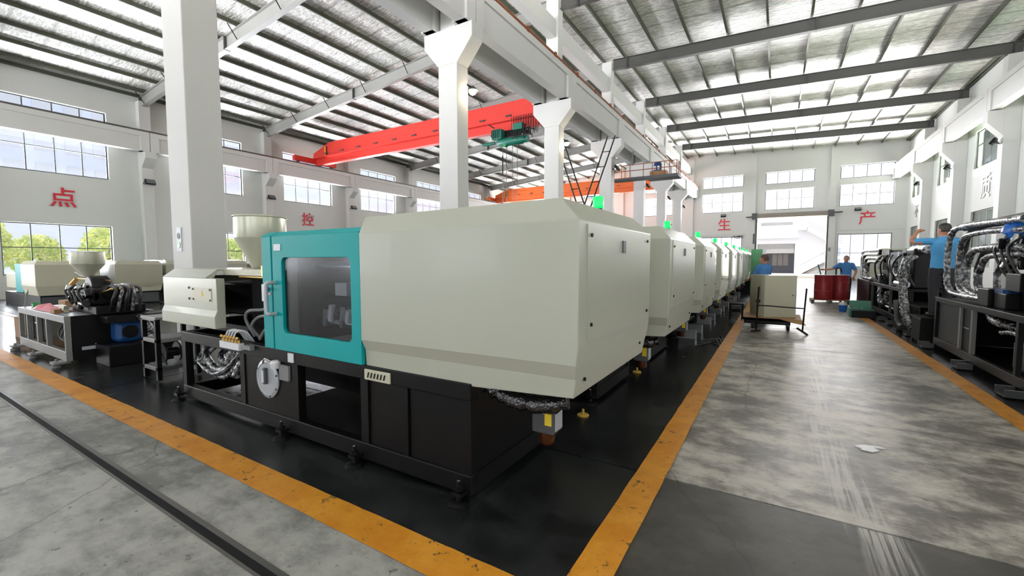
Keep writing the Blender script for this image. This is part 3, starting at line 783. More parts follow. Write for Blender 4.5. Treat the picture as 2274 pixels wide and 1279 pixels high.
    box(-5.8, -4.66, 2.5, 2.95, .95, 1.30).build('injection_block', 'black_metal', t, bevel=.02)
    MB().cyl((-4.9, 2.66, 1.14), (-3.2, 2.66, 1.14), .11).build('barrel', 'dark_grey', t)
    box(-5.75, -4.7, 2.4, 3.0, .77, .86).build('carriage_base', 'black_metal', t)
    for p in ([(-4.5, 2.36, .78), (-4.54, 2.3, .95), (-4.45, 2.28, 1.05), (-4.2, 2.3, 1.08), (-3.95, 2.3, 1.17)], [(-4.42, 2.36, .78), (-4.44, 2.3, .9), (-4.3, 2.3, 1.0), (-4.1, 2.3, 1.02), (-3.95, 2.3, 1.05)], [(-4.3, 2.3, .78), (-4.2, 2.3, .88), (-4.05, 2.3, .93), (-3.93, 2.3, .98)]):
        hose(p, .016, 0, 7).build('conduit', 'grey_metal', t)
    # hopper
    hx, hy = -4.88, 2.66
    h = MB().lathe([(.05, 1.30), (.07, 1.42), (.252, 1.79), (.255, 1.80), (.255, 2.02)], (hx, hy, 0), 40).build('hopper', 'hopper', t)
    MB().lathe([(.262, 2.015), (.268, 2.02), (.262, 2.035), (.02, 2.05)], (hx, hy, 0), 40).build('hopper_lid', 'hopper', h)
    # teal safety door with acrylic window
    yf, ztop = 2.125, 1.76
    box(-3.90, -3.755, yf, 2.20, .775, ztop).build('fixed_panel', 'teal', t, bevel=.006)
    MB().prism([(2.125, 1.76), (2.20, 1.80), (3.4, 1.80), (3.4, 1.77), (2.22, 1.77), (2.20, 1.76)], 'x', -3.90, -3.755).build('top_panel', 'teal', t)
    mb, inner = frame_hole(-3.735, -2.605, .775, ztop, -3.60, -2.71, .93, 1.575, .05, yf, 2.16)
    dr = mb.build('safety_door', 'teal', t, bevel=.003)
    MB().prism([(2.125, 1.76), (2.20, 1.80), (3.4, 1.80), (3.4, 1.77), (2.22, 1.77), (2.16, 1.76)], 'x', -3.735, -2.605).build('top_panel', 'teal', dr)
    box(-3.62, -2.69, 2.150, 2.155, .91, 1.595).build('acrylic_window', 'acrylic', dr)
    MB().tube(spline([(-3.70, 2.125, 1.36), (-3.70, 2.07, 1.36), (-3.72, 2.055, 1.33), (-3.72, 2.055, 1.12), (-3.70, 2.07, 1.09), (-3.70, 2.125, 1.09)], 5), .017, 10).build('handle', 'disc_grey', dr)
    box(-3.70, -3.60, 2.12, 2.126, 1.635, 1.69).build('notice', 'sticker', dr)
    mb = MB().lathe([(.016, -.03), (.02, -.02), (.02, -.012), (.012, 0)], (-3.81, 2.125, 1.30), 14, 'y'); mb.build('emergency_stop', 'red_paint', t)
    box(-3.90, -3.86, 2.115, 2.125, 1.19, 1.34).build('switch_plate', 'sticker', t); box(-3.83, -3.77, 2.12, 2.125, 1.25, 1.265).build('red_tag', 'pink_film', t)
    # inside behind the window
    box(-3.7, -2.62, 3.30, 3.34, .775, 1.76).build('rear_cover', 'black_matte', t)
    for y, z in ((2.45, 1.0), (2.45, 1.5), (3.0, 1.0), (3.0, 1.5)): MB().cyl((-3.8, y, z), (-1.6, y, z), .04).build('tie_bar', 'steel', t)
    box(-3.86, -3.66, 2.32, 3.15, .80, 1.68).build('fixed_platen', 'black_metal', t, bevel=.02); box(-2.95, -2.70, 2.32, 3.15, .80, 1.68).build('moving_platen', 'black_metal', t, bevel=.02)
    box(-3.02, -2.88, 2.22, 2.32, 1.27, 1.37).build('junction_box', 'disc_grey', t)
    for k in range(6):
        x = -3.15 + .07 * k
        MB().cyl((x, 2.22, 1.02 + .04 * (k % 3)), (x + .03, 2.21, 1.16 + .03 * (k % 2)), .026, 8).build('fitting', ('steel', 'white_plastic', 'dark_grey')[k % 3], t)
    hose([(-2.85, 2.25, 1.25), (-2.76, 2.22, 1.1), (-2.80, 2.22, .95), (-2.95, 2.24, .86)], .012, 0, 6).build('hydraulic_hose', 'grey_metal', t)
    # cream clamp guard
    g = guard_shell().build('clamp_guard', 'cream', t, bevel=.006)
    MB().prism([(2.235, 1.095), (3.56, 1.095), (3.56, 1.75), (2.235, 1.75)], 'x', -.886, -.880).build('end_door', 'cream', g)
    box(-.882, -.872, 2.85, 2.91, 1.60, 1.68).build('door_lock', 'dark_grey', g)
    for y, z, x in ((2.29, 1.69, -.878), (2.29, 1.19, -.878), (3.50, 1.70, -.878), (3.50, 1.15, -.878), (2.27, .88, -.905), (3.42, .9, -.905)):
        MB().lathe([(.011, -.004), (.011, .006)], (x, y, z), 8, 'x').build('screw', 'black_metal', g)
    vb = MB().box(-2.60, -2.33, 2.14, 2.40, .665, .745).build('vent_box', 'cream_plain', t, bevel=.005)
    for k in range(6):
        x = -2.565 + .034 * k
        MB().prism([(x, .685), (x + .010, .685), (x + .022, .725), (x + .012, .725)], 'y', 2.135, 2.142).build('vent_slot', 'black_matte', vb)
    box(-2.3, -1.2, 2.5, 3.3, .77, 1.6).build('toggle_block', 'black_matte', t)
    # lubricator wrapped in film
    MB().lathe([(.04, .385), (.05, .40), (.05, .47)], (-1.215, 2.42, 0), 16).build('oil_cup', 'amber', t)
    lb = box(-1.29, -1.14, 2.35, 2.49, .47, .64).build('lubricator', 'dark_grey', t, bevel=.01)
    box(-1.285, -1.20, 2.343, 2.35, .60, .635).build('label_white', 'sticker', lb); box(-1.195, -1.15, 2.343, 2.35, .53, .635).build('label_yellow', 'sticker_yellow', lb)
    box(-1.138, -1.133, 2.37, 2.47, .49, .62).build('label_print', 'disc_grey', lb)
    hose([(-1.55, 2.24, .76), (-1.4, 2.24, .70), (-1.2, 2.26, .68), (-1.02, 2.3, .72)], .05, .3, 9, 6).build('plastic_wrap', 'dark_wrap', t)
    # beacon
    MB().lathe([(.03, 1.885), (.03, 1.915), (.034, 1.918)], (-1.10, 2.98, 0), 16).build('beacon_base', 'black_metal', t)
    MB().lathe([(.035, 1.918), (.038, 1.925), (.038, 1.995), (.034, 2.003)], (-1.10, 2.98, 0), 20).build('beacon_light', 'beacon_green', t)
    return rebase(t, (-3.3, 2.75, 0))
m1 = machine('nearest cream machine with big teal windowed door and hopper')
SM = ('wrapped_hose', 'cable', 'manifold', 'white_tube', 'conduit', 'fitting', 'hydraulic_hose', 'junction_box', 'tie_bar', 'round_cover', 'filler', 'cap_bracket', 'vent_tube', 'rating', 'terminal', 'filter_pipe', 'cylinder_rod', 'rod_clamp', 'fixed_platen', 'moving_platen', 'barrel', 'emergency', 'switch_plate', 'red_tag', 'toggle')
for k, nm in enumerate(('second', 'third', 'fourth', 'fifth', 'sixth', 'seventh', 'eighth', 'ninth')):
    mm = dup(m1, '%s machine from the camera in the cream row, seen by its end' % nm, SM)
    mm.location.y += 2.28 * (k + 1)
    if k >= 2:
        for yy in (-.42, .42): MB().box(mm.location.x + 1.62, mm.location.x + 1.98, mm.location.y + yy - .09, mm.location.y + yy + .09, .0, .16).build('leg_block', 'grey_metal', mm)
for k, y in enumerate((3.98, 5.94)):
    o = MB().lathe([(.055, 0), (.06, .012), (.05, .022), (.015, .026), (.013, .07)], (-1.60, y, 0), 20).build('machine_mount', 'mount_yellow')
    tag(o, ('yellow round machine mount under the guard of the nearest machine', 'yellow round machine mount under the guard of the second machine')[k], 'machine mount')

# ------------------------------------------------------------------ far-left row of cream machines
def small_machine(i, y, wrapped, label):
    t = thing('moulding_machine', label, 'machine', 'small cream machines by the left windows')
    x1 = -19.4; x0 = x1 - 1.65; y1 = y + (1.35 if i else 1.5)
    g = MB().loft([[(x0, y + .06, .45), (x1 - .05, y + .06, .45), (x1 - .05, y1 - .06, .45), (x0, y1 - .06, .45)], [(x0, y, .75), (x1, y, .75), (x1, y1, .75), (x0, y1, .75)],
                   [(x0, y, 1.42), (x1, y, 1.42), (x1, y1, 1.42), (x0, y1, 1.42)], [(x0, y + .08, 1.54), (x1 - .1, y + .08, 1.54), (x1 - .1, y1 - .08, 1.54), (x0, y1 - .08, 1.54)]])
    g.build('clamp_guard', 'cream_plain', t, bevel=.01)
    box(x0 - .9, x0, y + .03, y1 - .03, .5, 1.45).build('safety_door', 'teal', t, bevel=.01)
    box(x0 - 2.6, x0 - 1.3, y + .1, y1 - .1, .6, 1.1).build('injection_cover', 'cream_plain', t, bevel=.02)
    box(x0 - 2.9, x1 - .1, y + .1, y1 - .1, .0, .45).build('base', 'black_metal', t, bevel=.01)
    box(x1 - .9, x1 - .095, y + .12, y1 - .12, .06, .4).build('base_panel', 'dark_grey', t)
    if wrapped:
        P = []
        mb = MB()
        n = 14; rings = []
        for k, (dz, e) in enumerate(((.62, .02), (.9, .035), (1.2, .03), (1.46, .03), (1.575, -.04))):
            ring = []
            for (xa, ya, xb, yb) in ((x0, y, x1, y), (x1, y, x1, y1), (x1, y1, x0, y1), (x0, y1, x0, y)):
                for j in range(6):
                    u = j / 6; ring.append((xa + (xb - xa) * u + random.uniform(-.012, .012) + (e if xa == x1 and xb == x1 else 0), ya + (yb - ya) * u + random.uniform(-.012, .012) + (-e if ya == y and yb == y else 0), dz + random.uniform(-.015, .015)))
            rings.append(ring)
        mb.loft(rings, cap=True, smooth=True); mb.build('plastic_film', 'film', t)
    return rebase(t, ((x0 + x1) / 2, (y + y1) / 2, 0))
small_machine(0, 3.70, False, 'small cream and teal machine under the tree window')
for k, (y, nm) in enumerate(((5.59, 'film-wrapped cream machine hood right of the near hopper'), (7.05, 'film-wrapped cream machine hood just left of the big column'), (8.6, 'film-wrapped cream machine hood just right of the big column'), (10.2, 'film-wrapped cream machine hood behind the nearest machine hopper'))):
    small_machine(k + 1, y, True, nm)

# ------------------------------------------------------------------ half-built machine at left
t = thing('half_built_machine', 'half-built black machine with cream hopper on a pale-edged base, at left', 'machine')
bx0, bx1, by0, by1 = -11.35, -8.78, 1.93, 3.0
for y in (by0, by1 - .07):
    box(bx0, bx1, y, y + .07, .64, .74).build('top_rail', 'grey_metal', t, bevel=.005); box(bx0, bx1, y, y + .07, .08, .22).build('bottom_rail', 'grey_metal', t, bevel=.005)
for x in (bx0, -10.85, -10.25, -9.75, bx1 - .05):
    box(x, x + .05, by0 + .003, by0 + .06, .22, .64).build('post', 'grey_metal', t)
box(bx0, bx1 - .06, by0 + .07, by1 - .07, .70, .735).build('bed_plate', 'disc_grey', t)
box(bx1 - .055, bx1 - .015, by0 + .07, by1 - .01, .08, .735).build('end_panel', 'black_metal', t)
box(bx0 + .1, bx1 - .1, 2.6, 2.63, .1, .7).build('back_panel', 'black_matte', t); box(bx0, bx0 + .03, by0 + .07, by1, .1, .7).build('end_panel', 'cream_plain', t)
box(-10.82, -10.3, 2.0, 2.02, .22, .64).build('door_panel', 'black_metal', t); box(-10.62, -10.4, 1.985, 2.0, .5, .52).build('door_pull', 'white_plastic', t)
for k in range(5): hose([(-9.65 + .1 * k, 2.2, .64), (-9.6 + .12 * k, 2.05, .45 - .04 * (k % 3)), (-9.5 + .1 * k, 2.05, .32), (-9.35 + .08 * k, 2.1, .45), (-9.2 + .06 * k, 2.15, .62)], .012, 0, 6).build('cable', 'dark_grey', t)
box(-9.02, -8.96, 2.0, 2.06, .30, .62).build('terminal_strip', 'blue_motor', t)
for x in (-11.25, -10.1, -8.9):
    f = box(x - .1, x + .1, 1.80, 1.98, .05, .08).build('foot_lug', 'grey_metal', t); MB().lathe([(.06, 0), (.06, .03), (.02, .035), (.018, .12)], (x, 1.85, 0), 12).build('levelling_foot', 'grey_metal', f)
# right-hand tail of the base with motor
tx = bx1
box(tx, tx + .55, 2.25, 3.3, .0, .30).build('sump', 'black_metal', t, bevel=.01); box(tx, tx + .40, 2.3, 3.25, .62, .72).build('pump_shelf', 'black_metal', t)
MB().box(tx + .0, tx + .30, 2.42, 2.74, .30, .62).build('blue_motor', 'blue_motor', t, bevel=.06)
MB().lathe([(.10, 0), (.10, .02)], (tx + .30, 2.58, .46), 20, 'x').build('motor_fan', 'black_metal', t)
box(tx + .0, tx + .01, 2.1, 2.28, .22, .27).build('nameplate', 'disc_grey', t)
hose([(tx + .02, 2.25, .30), (tx + .06, 2.32, .18), (tx + .04, 2.36, .08), (tx + .1, 2.38, .02)], .008, 0, 6).build('loose_cable', 'white_plastic', t)
# injection unit on top
cy = 2.50
box(-9.75, -8.65, cy - .25, cy + .35, .735, .86).build('slide_base', 'black_metal', t, bevel=.01)
box(-9.5, -8.9, cy - .22, cy + .28, .86, 1.12).build('injection_block', 'black_metal', t, bevel=.03)
MB().cyl((-9.95, cy, 1.06), (-8.75, cy, 1.06), .11, 20).build('injection_cylinder', 'black_metal', t)
MB().cyl((-9.6, cy - .2, 1.0), (-8.9, cy - .2, 1.0), .06, 16).build('side_cylinder', 'black_metal', t)
MB().lathe([(.17, -.12), (.19, -.1), (.19, .1), (.15, .14)], (-9.25, cy - .05, 1.12), 20, 'y').build('screw_motor', 'black_metal', t)
MB().cyl((-10.1, cy - .1, .95), (-10.1, cy - .1, 1.12), .07, 16).build('oil_pot', 'steel', t)
for k in range(7):
    x = -9.62 + k * .12; MB().cyl((x, cy - .26, .88), (x + .02, cy - .28, 1.0), .02, 8).build('fitting', 'steel', t)
for k in range(5): hose([(-8.95, cy + .05 * k, 1.13 + .01 * k), (-8.7, cy + .06 * k - .05, 1.16), (-8.50, cy + .07 * k - .05, 1.12), (-8.46, cy + .08 * k - .1, .98), (-8.62 + .03 * k, cy + .08 * k - .1, .78)], .022, 0, 8).build('hydraulic_hose', 'glint_wrap' if k % 2 else 'rubber', t)
for k in range(3): hose([(-8.9, cy - .1 + .1 * k, 1.06), (-8.62, cy - .1 + .1 * k, 1.10), (-8.50, cy - .1 + .1 * k, 1.13)], .018, 0, 8).build('copper_pipe', 'brass', t)
hose([(-8.4, 2.7, .70), (-8.3, 2.75, .55), (-8.35, 2.8, .40), (-8.3, 2.85, .3)], .06, .25, 9).build('wrapped_hose', 'glint_wrap', t)
MB().cyl((-10.55, cy, 1.235), (-8.9, cy, 1.235), .012, 8).build('feed_rail', 'brass', t); MB().cyl((-10.62, cy - .05, 1.12), (-10.5, cy, 1.23), .035, 12).build('sight_tube', 'brass', t)
h = MB().lathe([(.03, 1.20), (.04, 1.26), (.215, 1.49), (.218, 1.50), (.218, 1.70)], (-9.87, cy, 0), 36).build('hopper', 'hopper', t)
MB().lathe([(.222, 1.695), (.226, 1.70), (.02, 1.715)], (-9.87, cy, 0), 36).build('hopper_lid', 'hopper', h)
hose([(-9.95, cy, 1.27), (-10.2, cy - .02, 1.30), (-10.4, cy - .02, 1.34), (-10.5, cy - .02, 1.33)], .012, 0, 6).build('thermocouple', 'steel', t)
for k in range(16):
    x, z = random.uniform(-9.75, -8.75), random.uniform(.88, 1.16); a_ = random.uniform(0, 6.28); L_ = random.uniform(.08, .2)
    MB().cyl((x, cy - .30, z), (x + L_ * math.cos(a_), cy - .30 + random.uniform(-.06, .02), z + L_ * .6 * math.sin(a_)), random.uniform(.02, .045), 10).build('fitting', ('black_metal', 'black_metal', 'rubber', 'steel')[k % 4], t)
for k in range(4): hose([(-9.75 + .2 * k, cy - .2, 1.15), (-9.65 + .2 * k, cy - .34, 1.10), (-9.55 + .2 * k, cy - .34, .98), (-9.6 + .22 * k, cy - .28, .86)], .018, 0, 7).build('thin_hose', 'rubber', t)
# bracket on the bed
MB().prism([(-9.85, .84), (-9.5, .84), (-9.55, .78), (-9.5, .74), (-9.56, .74), (-9.67, .80), (-9.8, .74), (-9.86, .74), (-9.8, .79)], 'y', 2.1, 2.16).build('star_bracket', 'cream_plain', t)
rebase(t, (-10, 2.4, 0))
# things lying on its bed
o = MB().loft([[(-10.75 + 1.1 * k / 9, 1.99 + .02 * math.sin(k * 2), .738), (-10.72 + 1.1 * k / 9, 2.24, .738), (-10.70 + 1.1 * k / 9, 2.17, .775 + .035 * math.sin(k * 1.3) + .02), (-10.75 + 1.1 * k / 9, 2.04, .765 + .03 * math.sin(k * 1.9) + .012)] for k in range(10)], smooth=True).build('plastic_bag', 'pink_film')
tag(o, 'crumpled pink plastic film on the half-built machine bed', 'plastic film')
tag(box(-9.62, -9.42, 1.97, 2.05, .737, .80).build('wooden_block', 'wood', bevel=.004), 'small brown wooden block beside the pink film', 'wooden block')
tag(MB().box(-11.1, -11.0, 2.05, 2.15, .737, .80).box(-11.1, -11.085, 2.05, 2.15, .80, .82).build('small_carton', 'green_cabinet', bevel=.004), 'small green carton at the left end of the machine bed', 'carton')
t = thing('hand_tool', 'long grey spanner leaning at the left end of the bed', 'spanner'); MB().tube([(-11.25, 2.0, .75), (-11.05, 2.0, 1.0)], .016, 8).build('shaft', 'steel', t); MB().lathe([(.035, -.01), (.035, .01)], (-11.04, 2.0, 1.02), 12, 'y').build('jaw', 'steel', t); rebase(t, (-11.2, 2, .74))
tag(box(-10.95, -10.55, 2.35, 2.55, .737, .85).build('carton', 'cardboard', bevel=.004), 'open brown cardboard carton behind the green carton', 'carton')
t = thing('cardboard_box', 'brown cardboard box on the floor at the left edge', 'box'); box(-13.3, -12.2, 2.2, 2.9, 0, .40).build('body', 'cardboard', t); MB().prism([(2.2, .40), (2.2, .405), (2.0, .50), (1.995, .495)], 'x', -13.3, -12.2).build('flap', 'cardboard', t); rebase(t, (-12.8, 2.5, 0))

# tool cart between column and nearest machine
t = thing('tool_cart', 'dark grey two-shelf tool cart behind the nearest machine', 'cart')
for x in (-7.12, -6.72):
    for y in (2.28, 2.72): box(x, x + .05, y, y + .05, .02, .80).build('leg', 'black_metal', t)
for z, m in ((.78, 'grey_metal'), (.50, 'grey_metal'), (.14, 'dark_grey')): box(-7.12, -6.67, 2.28, 2.77, z, z + .05).build('shelf', m, t, bevel=.005)
rebase(t, (-6.9, 2.52, 0))
t = thing('cable_reel', 'black cable reel on the bottom shelf of the tool cart', 'cable reel')
MB().lathe([(.13, -.09), (.13, -.07), (.06, -.07), (.06, .07), (.13, .07), (.13, .09)], (-6.88, 2.5, .33), 24, 'y').build('spool', 'rubber', t)
MB().tube([(-6.98, 2.42, .195), (-6.88, 2.41, .33), (-6.78, 2.42, .195)], .01, 6).build('stand', 'black_metal', t); rebase(t, (-6.88, 2.5, .19))
t = thing('workbench', 'pale-topped steel workbench behind the tool cart', 'workbench')
box(-10.6, -8.3, 4.3, 5.0, .70, .76).build('bench_top', 'disc_grey', t)
for x in (-10.55, -8.42):
    for y in (4.35, 4.9): box(x, x + .07, y, y + .07, 0, .70).build('leg', 'disc_grey', t)
rebase(t, (-9.4, 4.65, 0))
tag(MB().box(-9.6, -9.0, 4.4, 4.75, .76, .80).box(-9.5, -9.2, 4.45, 4.6, .80, .84).build('parts_tray', 'wood'), 'wooden parts tray on the pale workbench', 'tray')

# ------------------------------------------------------------------ half-built black machines at right
def foot_bracket(t, x, y):
    b = MB().box(x - .16, x, y - .13, y - .115, .03, .10).box(x - .16, x, y + .115, y + .13, .03, .10).box(x - .16, x, y - .13, y + .13, .02, .03)
    f = b.build('foot_bracket', 'dark_grey', t); box(x - .16, x - .005, y - .129, y - .116, .10, .106).build('edge', 'steel', f); box(x - .16, x - .005, y + .116, y + .129, .10, .106).build('edge', 'steel', f)
    MB().lathe([(.05, 0), (.05, .02), (.015, .022), (.015, .08)], (x - .08, y, 0), 12).build('levelling_foot', 'black_metal', f)
t = thing('half_built_machine', 'black half-built machine with big hose loops at the right edge', 'machine')
x0, x1, y0, y1 = 2.38, 3.55, 4.6, 10.25
for x in (x0, x1 - .06):
    box(x, x + .06, y0, y1, .84, .92).build('top_rail', 'black_metal', t, bevel=.005); box(x, x + .06, y0, y1, .10, .22).build('bottom_rail', 'black_metal', t, bevel=.005)
for y in (y1 - .06, 9.02, 8.56, 7.2, 5.8): box(x0 + .002, x0 + .05, y, y + .06, .22, .84).build('post', 'grey_metal' if y in (9.02, 8.56) else 'black_metal', t)
box(x0 + .03, x0 + .05, 9.08, y1 - .06, .22, .84).build('side_panel', 'black_metal', t); box(x0 + .03, x0 + .05, 8.62, 9.02, .22, .84).build('side_panel', 'black_metal', t)
box(x0 + .03, x1 - .03, y1 - .05, y1 - .02, .12, .84).build('end_panel', 'black_metal', t)
box(x0 + .02, x0 + .03, 8.72, 8.95, .55, .565).build('panel_pull', 'steel', t)
box(x0 + .05, x1 - .05, y0, y1 - .05, .86, .915).build('bed_plate', 'black_metal', t)
box(x1 - .05, x1 - .03, y0, y1, .10, .84).build('back_panel', 'black_matte', t); box(x0 + .06, x1 - .06, y0, y1 - .06, .10, .12).build('drip_tray', 'black_matte', t)  # black sheets added to keep the bright floor from showing through the frame
box(x0 + .02, x0 + .055, y1 - .005, y1 + .006, .22, .92).build('lit_edge', 'grey_metal', t); box(x0 - .006, x0, 8.3, y1, .905, .92).build('lit_edge', 'grey_metal', t)  # lit edges of the black frame put in as grey strips
box(x0 + .15, x0 + .5, 7.35, 7.75, .22, .55).build('valve_block', 'dark_grey', t, bevel=.02)
hose([(x0 + .12, 8.4, .80), (x0 + .12, 8.1, .74), (x0 + .2, 7.7, .70), (x0 + .15, 7.3, .76)], .05, .25, 9).build('wrapped_hose', 'glint_wrap', t)
hose([(x0 + .12, 8.0, .62), (x0 + .12, 7.6, .66), (x0 + .15, 7.2, .60), (x0 + .15, 6.9, .4)], .03, .2, 9).build('wrapped_hose', 'glint_wrap', t)
for y in (10.3, 8.55, 7.05): foot_bracket(t, x0, y)
LOOPS = [(2.52, 10.32, 2.08, .045), (2.66, 10.05, 2.06, .040), (2.54, 9.85, 1.95, .042), (2.55, 9.55, 1.72, .048), (2.62, 9.35, 1.70, .040), (2.58, 9.15, 1.62, .042), (2.74, 9.05, 1.6, .036)]
for i, (x, ym, zt, r) in enumerate(LOOPS):
    yb_ = 8.65 - .02 * i; hose([(x, yb_, 1.0), (x, ym - .45, 1.0 + .01 * i), (x, ym - .08, 1.12), (x, ym, 1.35), (x, ym - .02, zt - .25), (x, ym - .2, zt - .05), (x, ym - .55, zt), (x + .02, ym - 1.2, zt + .01), (x + .05, 7.8, zt - .02)], r, .10, 10, 7).build('wrapped_hose', 'glint_wrap' if i not in (1, 4) else 'rubber', t)
hose([(2.6, 9.9, 2.06), (2.6, 8.4, 2.10), (2.62, 7.6, 2.08), (2.62, 7.3, 1.9), (2.62, 7.25, 1.5)], .04, 0, 10).build('hydraulic_hose', 'rubber', t)
box(2.46, 2.80, 8.35, 8.72, .92, 1.16).build('valve_block', 'black_metal', t, bevel=.01)
box(2.55, 2.95, 7.75, 8.15, 1.15, 1.38).build('valve_block', 'black_metal', t, bevel=.01); box(2.5, 2.9, 7.95, 8.3, .92, 1.12).build('valve_block', 'black_metal', t, bevel=.01)
box(2.5, 2.85, 8.05, 8.3, 1.12, 1.17).build('blue_valve', 'blue_motor', t)
box(2.7, 3.5, 5.2, 7.7, .92, 1.9).build('clamp_block', 'black_matte', t, bevel=.04); box(2.62, 3.5, 7.7, 7.9, .92, 1.95).build('platen', 'black_metal', t, bevel=.02)
for z in (1.2, 1.75): MB().cyl((2.75, 4.8, z), (2.75, 7.7, z), .05).build('tie_bar', 'steel', t)
for k in range(16):
    y = 7.85 + random.uniform(0, .75); z = 1.25 + random.uniform(0, .55); x = 2.5 + random.uniform(0, .3)
    MB().cyl((x, y, z), (x + random.uniform(-.05, .05), y + random.uniform(-.05, .05), z + .12), random.uniform(.025, .05), 10).build('fitting', random.choice(('steel', 'dark_grey', 'black_metal', 'white_plastic')), t)
for k in range(3):
    y = 7.9 + .2 * k; hose([(2.6, y, 1.85), (2.52, y + .15, 1.7), (2.56, y + .05, 1.45), (2.6, y - .1, 1.3)], .015, 0, 6).build('thin_hose', 'rubber', t)
rebase(t, (2.95, 7.5, 0))
o = MB().sphere((2.66, 8.15, 1.93), .2, .8, .9, .62).build('plastic_bag', 'blue_plastic')
for v in o.data.vertices: v.co += Vector((random.uniform(-.03, .03), random.uniform(-.03, .03), random.uniform(-.03, .03)))
tag(o, 'crumpled blue plastic bag over the hoses of the right machine', 'plastic bag')

t = thing('half_built_machine', 'black half-built machine with draped silver hoses beyond the hose loops', 'machine')
x0, y0, y1 = 2.45, 11.45, 19.2
for x in (x0, 3.5):
    box(x, x + .06, y0, 13.0, .54, .62).build('top_rail', 'black_metal', t, bevel=.005); box(x, x + .06, y0, y1, .10, .22).build('bottom_rail', 'black_metal', t, bevel=.005); box(x, x + .06, 13.0, y1, .82, .9).build('top_rail', 'black_metal', t, bevel=.005)
box(x0 + .06, 3.5, y0, 13.0, .56, .62).build('bed_plate', 'black_metal', t); box(x0 + .06, 3.5, 13.0, y1, .84, .9).build('bed_plate', 'black_metal', t)
box(x0 + .04, x0 + .06, y0, 12.4, .22, .54).build('side_panel', 'black_matte', t); box(x0, 3.55, y0, y0 + .03, .1, .62).build('end_panel', 'black_matte', t)
for y in (y0, 12.4, 13.0, 14.2, 15.4, 16.6, y1 - .06): box(x0 + .002, x0 + .05, y, y + .06, .22, .54 if y < 13 else .82).build('post', 'dark_grey', t)
box(x0 - .02, x0 + .9, 16.9, y1, .12, .92).build('cabinet', 'black_metal', t, bevel=.01)
box(3.45, 3.48, y0, 16.9, .12, .82).build('back_panel', 'black_matte', t)  # black sheet added to close off the bright floor behind
for z in (.32, .42): MB().cyl((x0 + .1, 12.2, z), (x0 + .1, 15.8, z), .035).build('guide_rod', 'steel', t)
for y in (11.75, 12.6, 13.5, 14.4): foot_bracket(t, x0, y)
for y, m in ((13.75, 'disc_grey'), (14.55, 'disc_grey')): box(2.5, 3.45, y, y + .10, .9, 1.75).build('platen', m, t, bevel=.01)
box(2.62, 3.4, 13.0, 13.7, .9, 1.82).build('clamp_block', 'black_metal', t, bevel=.04); box(2.6, 3.4, 14.7, 16.2, 1.0, 1.7).build('toggle_block', 'black_matte', t, bevel=.04)
box(2.55, 3.4, 15.0, 15.9, 1.7, 1.82).build('top_plate', 'dark_grey', t); box(2.55, 3.0, 16.2, 16.9, .9, 1.12).build('valve_block', 'dark_grey', t, bevel=.01)
MB().cyl((2.5, 12.9, 1.0), (2.5, 13.8, 1.0), .07).build('ram', 'steel', t); MB().cyl((2.75, 12.6, 1.78), (2.75, 13.7, 1.80), .08).build('wrapped_cylinder', 'glint_wrap', t)
for i, (ys, xx) in enumerate(((12.75, 2.42), (12.35, 2.40))):
    hose([(2.55, ys + .1, 1.62), (xx, ys, 1.5), (xx - .02, ys + .05, 1.1), (xx - .04, ys - .1, .8), (xx - .05, ys - .45, .45), (xx + .0, ys - .55, .2), (xx + .05, ys - .5, .12)], .052, .12, 10, 7).build('wrapped_hose', 'glint_wrap', t)
hose([(2.5, 13.9, 1.55), (2.44, 13.7, 1.3), (2.44, 13.4, 1.18), (2.44, 13.15, 1.3), (2.5, 13.1, 1.6)], .045, .12, 9).build('wrapped_hose', 'glint_wrap', t)
for i in range(4):
    ym = 18.9 - .35 * i; zt = 1.85 - .12 * i
    hose([(2.5, 16.9, .98), (2.5, ym - .3, .98), (2.5, ym, 1.15), (2.5, ym, zt - .2), (2.5, ym - .25, zt), (2.55, 16.4, zt)], .05, .05, 9, 6).build('hydraulic_hose', 'glint_wrap' if i % 2 else 'steel', t)
for k in range(34):
    y = random.uniform(13.0, 16.6); z = random.uniform(.95, 1.75); x = 2.5 + random.uniform(0, .1)
    MB().cyl((x, y, z), (x + random.uniform(-.05, .02), y + random.uniform(-.08, .08), z + random.uniform(.05, .18)), random.uniform(.02, .05), 10).build('fitting', random.choice(('steel', 'dark_grey', 'black_metal', 'black_metal', 'disc_grey')), t)
for k in range(5):
    y = 13.1 + .7 * k + random.uniform(-.2, .2); q = random.uniform(-.25, .25); hose([(2.52, y, 1.68), (2.42, y + q, 1.5), (2.44, y + q * 1.8, 1.25), (2.52, y + q * 2.5, 1.0)], .022, 0, 6).build('thin_hose', 'rubber', t)
hose([(2.44, 15.3, .8), (2.40, 15.1, .6), (2.40, 14.8, .42), (2.42, 14.5, .5), (2.44, 14.3, .75)], .06, .3, 9).build('wrapped_hose', 'glint_wrap', t)
hose([(2.36, 13.0, .62), (2.34, 12.6, .2), (2.36, 12.3, .12)], .05, .05, 9).build('filter_can', 'dark_grey', t)
rebase(t, (3.0, 15, 0))
t = thing('machine_hood', 'beige machine hood standing behind the black machine near the far wall', 'machine hood')
MB().loft([[(2.9, 20.5, .5), (5.6, 20.5, .5), (5.6, 22, .5), (2.9, 22, .5)], [(2.9, 20.5, 1.85), (5.6, 20.5, 1.85), (5.6, 22, 1.85), (2.9, 22, 1.85)], [(3.0, 20.6, 1.98), (5.6, 20.6, 1.98), (5.6, 21.9, 1.98), (3.0, 21.9, 1.98)]]).build('hood', 'cream_plain', t, bevel=.01)
box(2.95, 5.5, 20.6, 21.9, 0, .5).build('base', 'black_metal', t); rebase(t, (4.2, 21.2, 0))

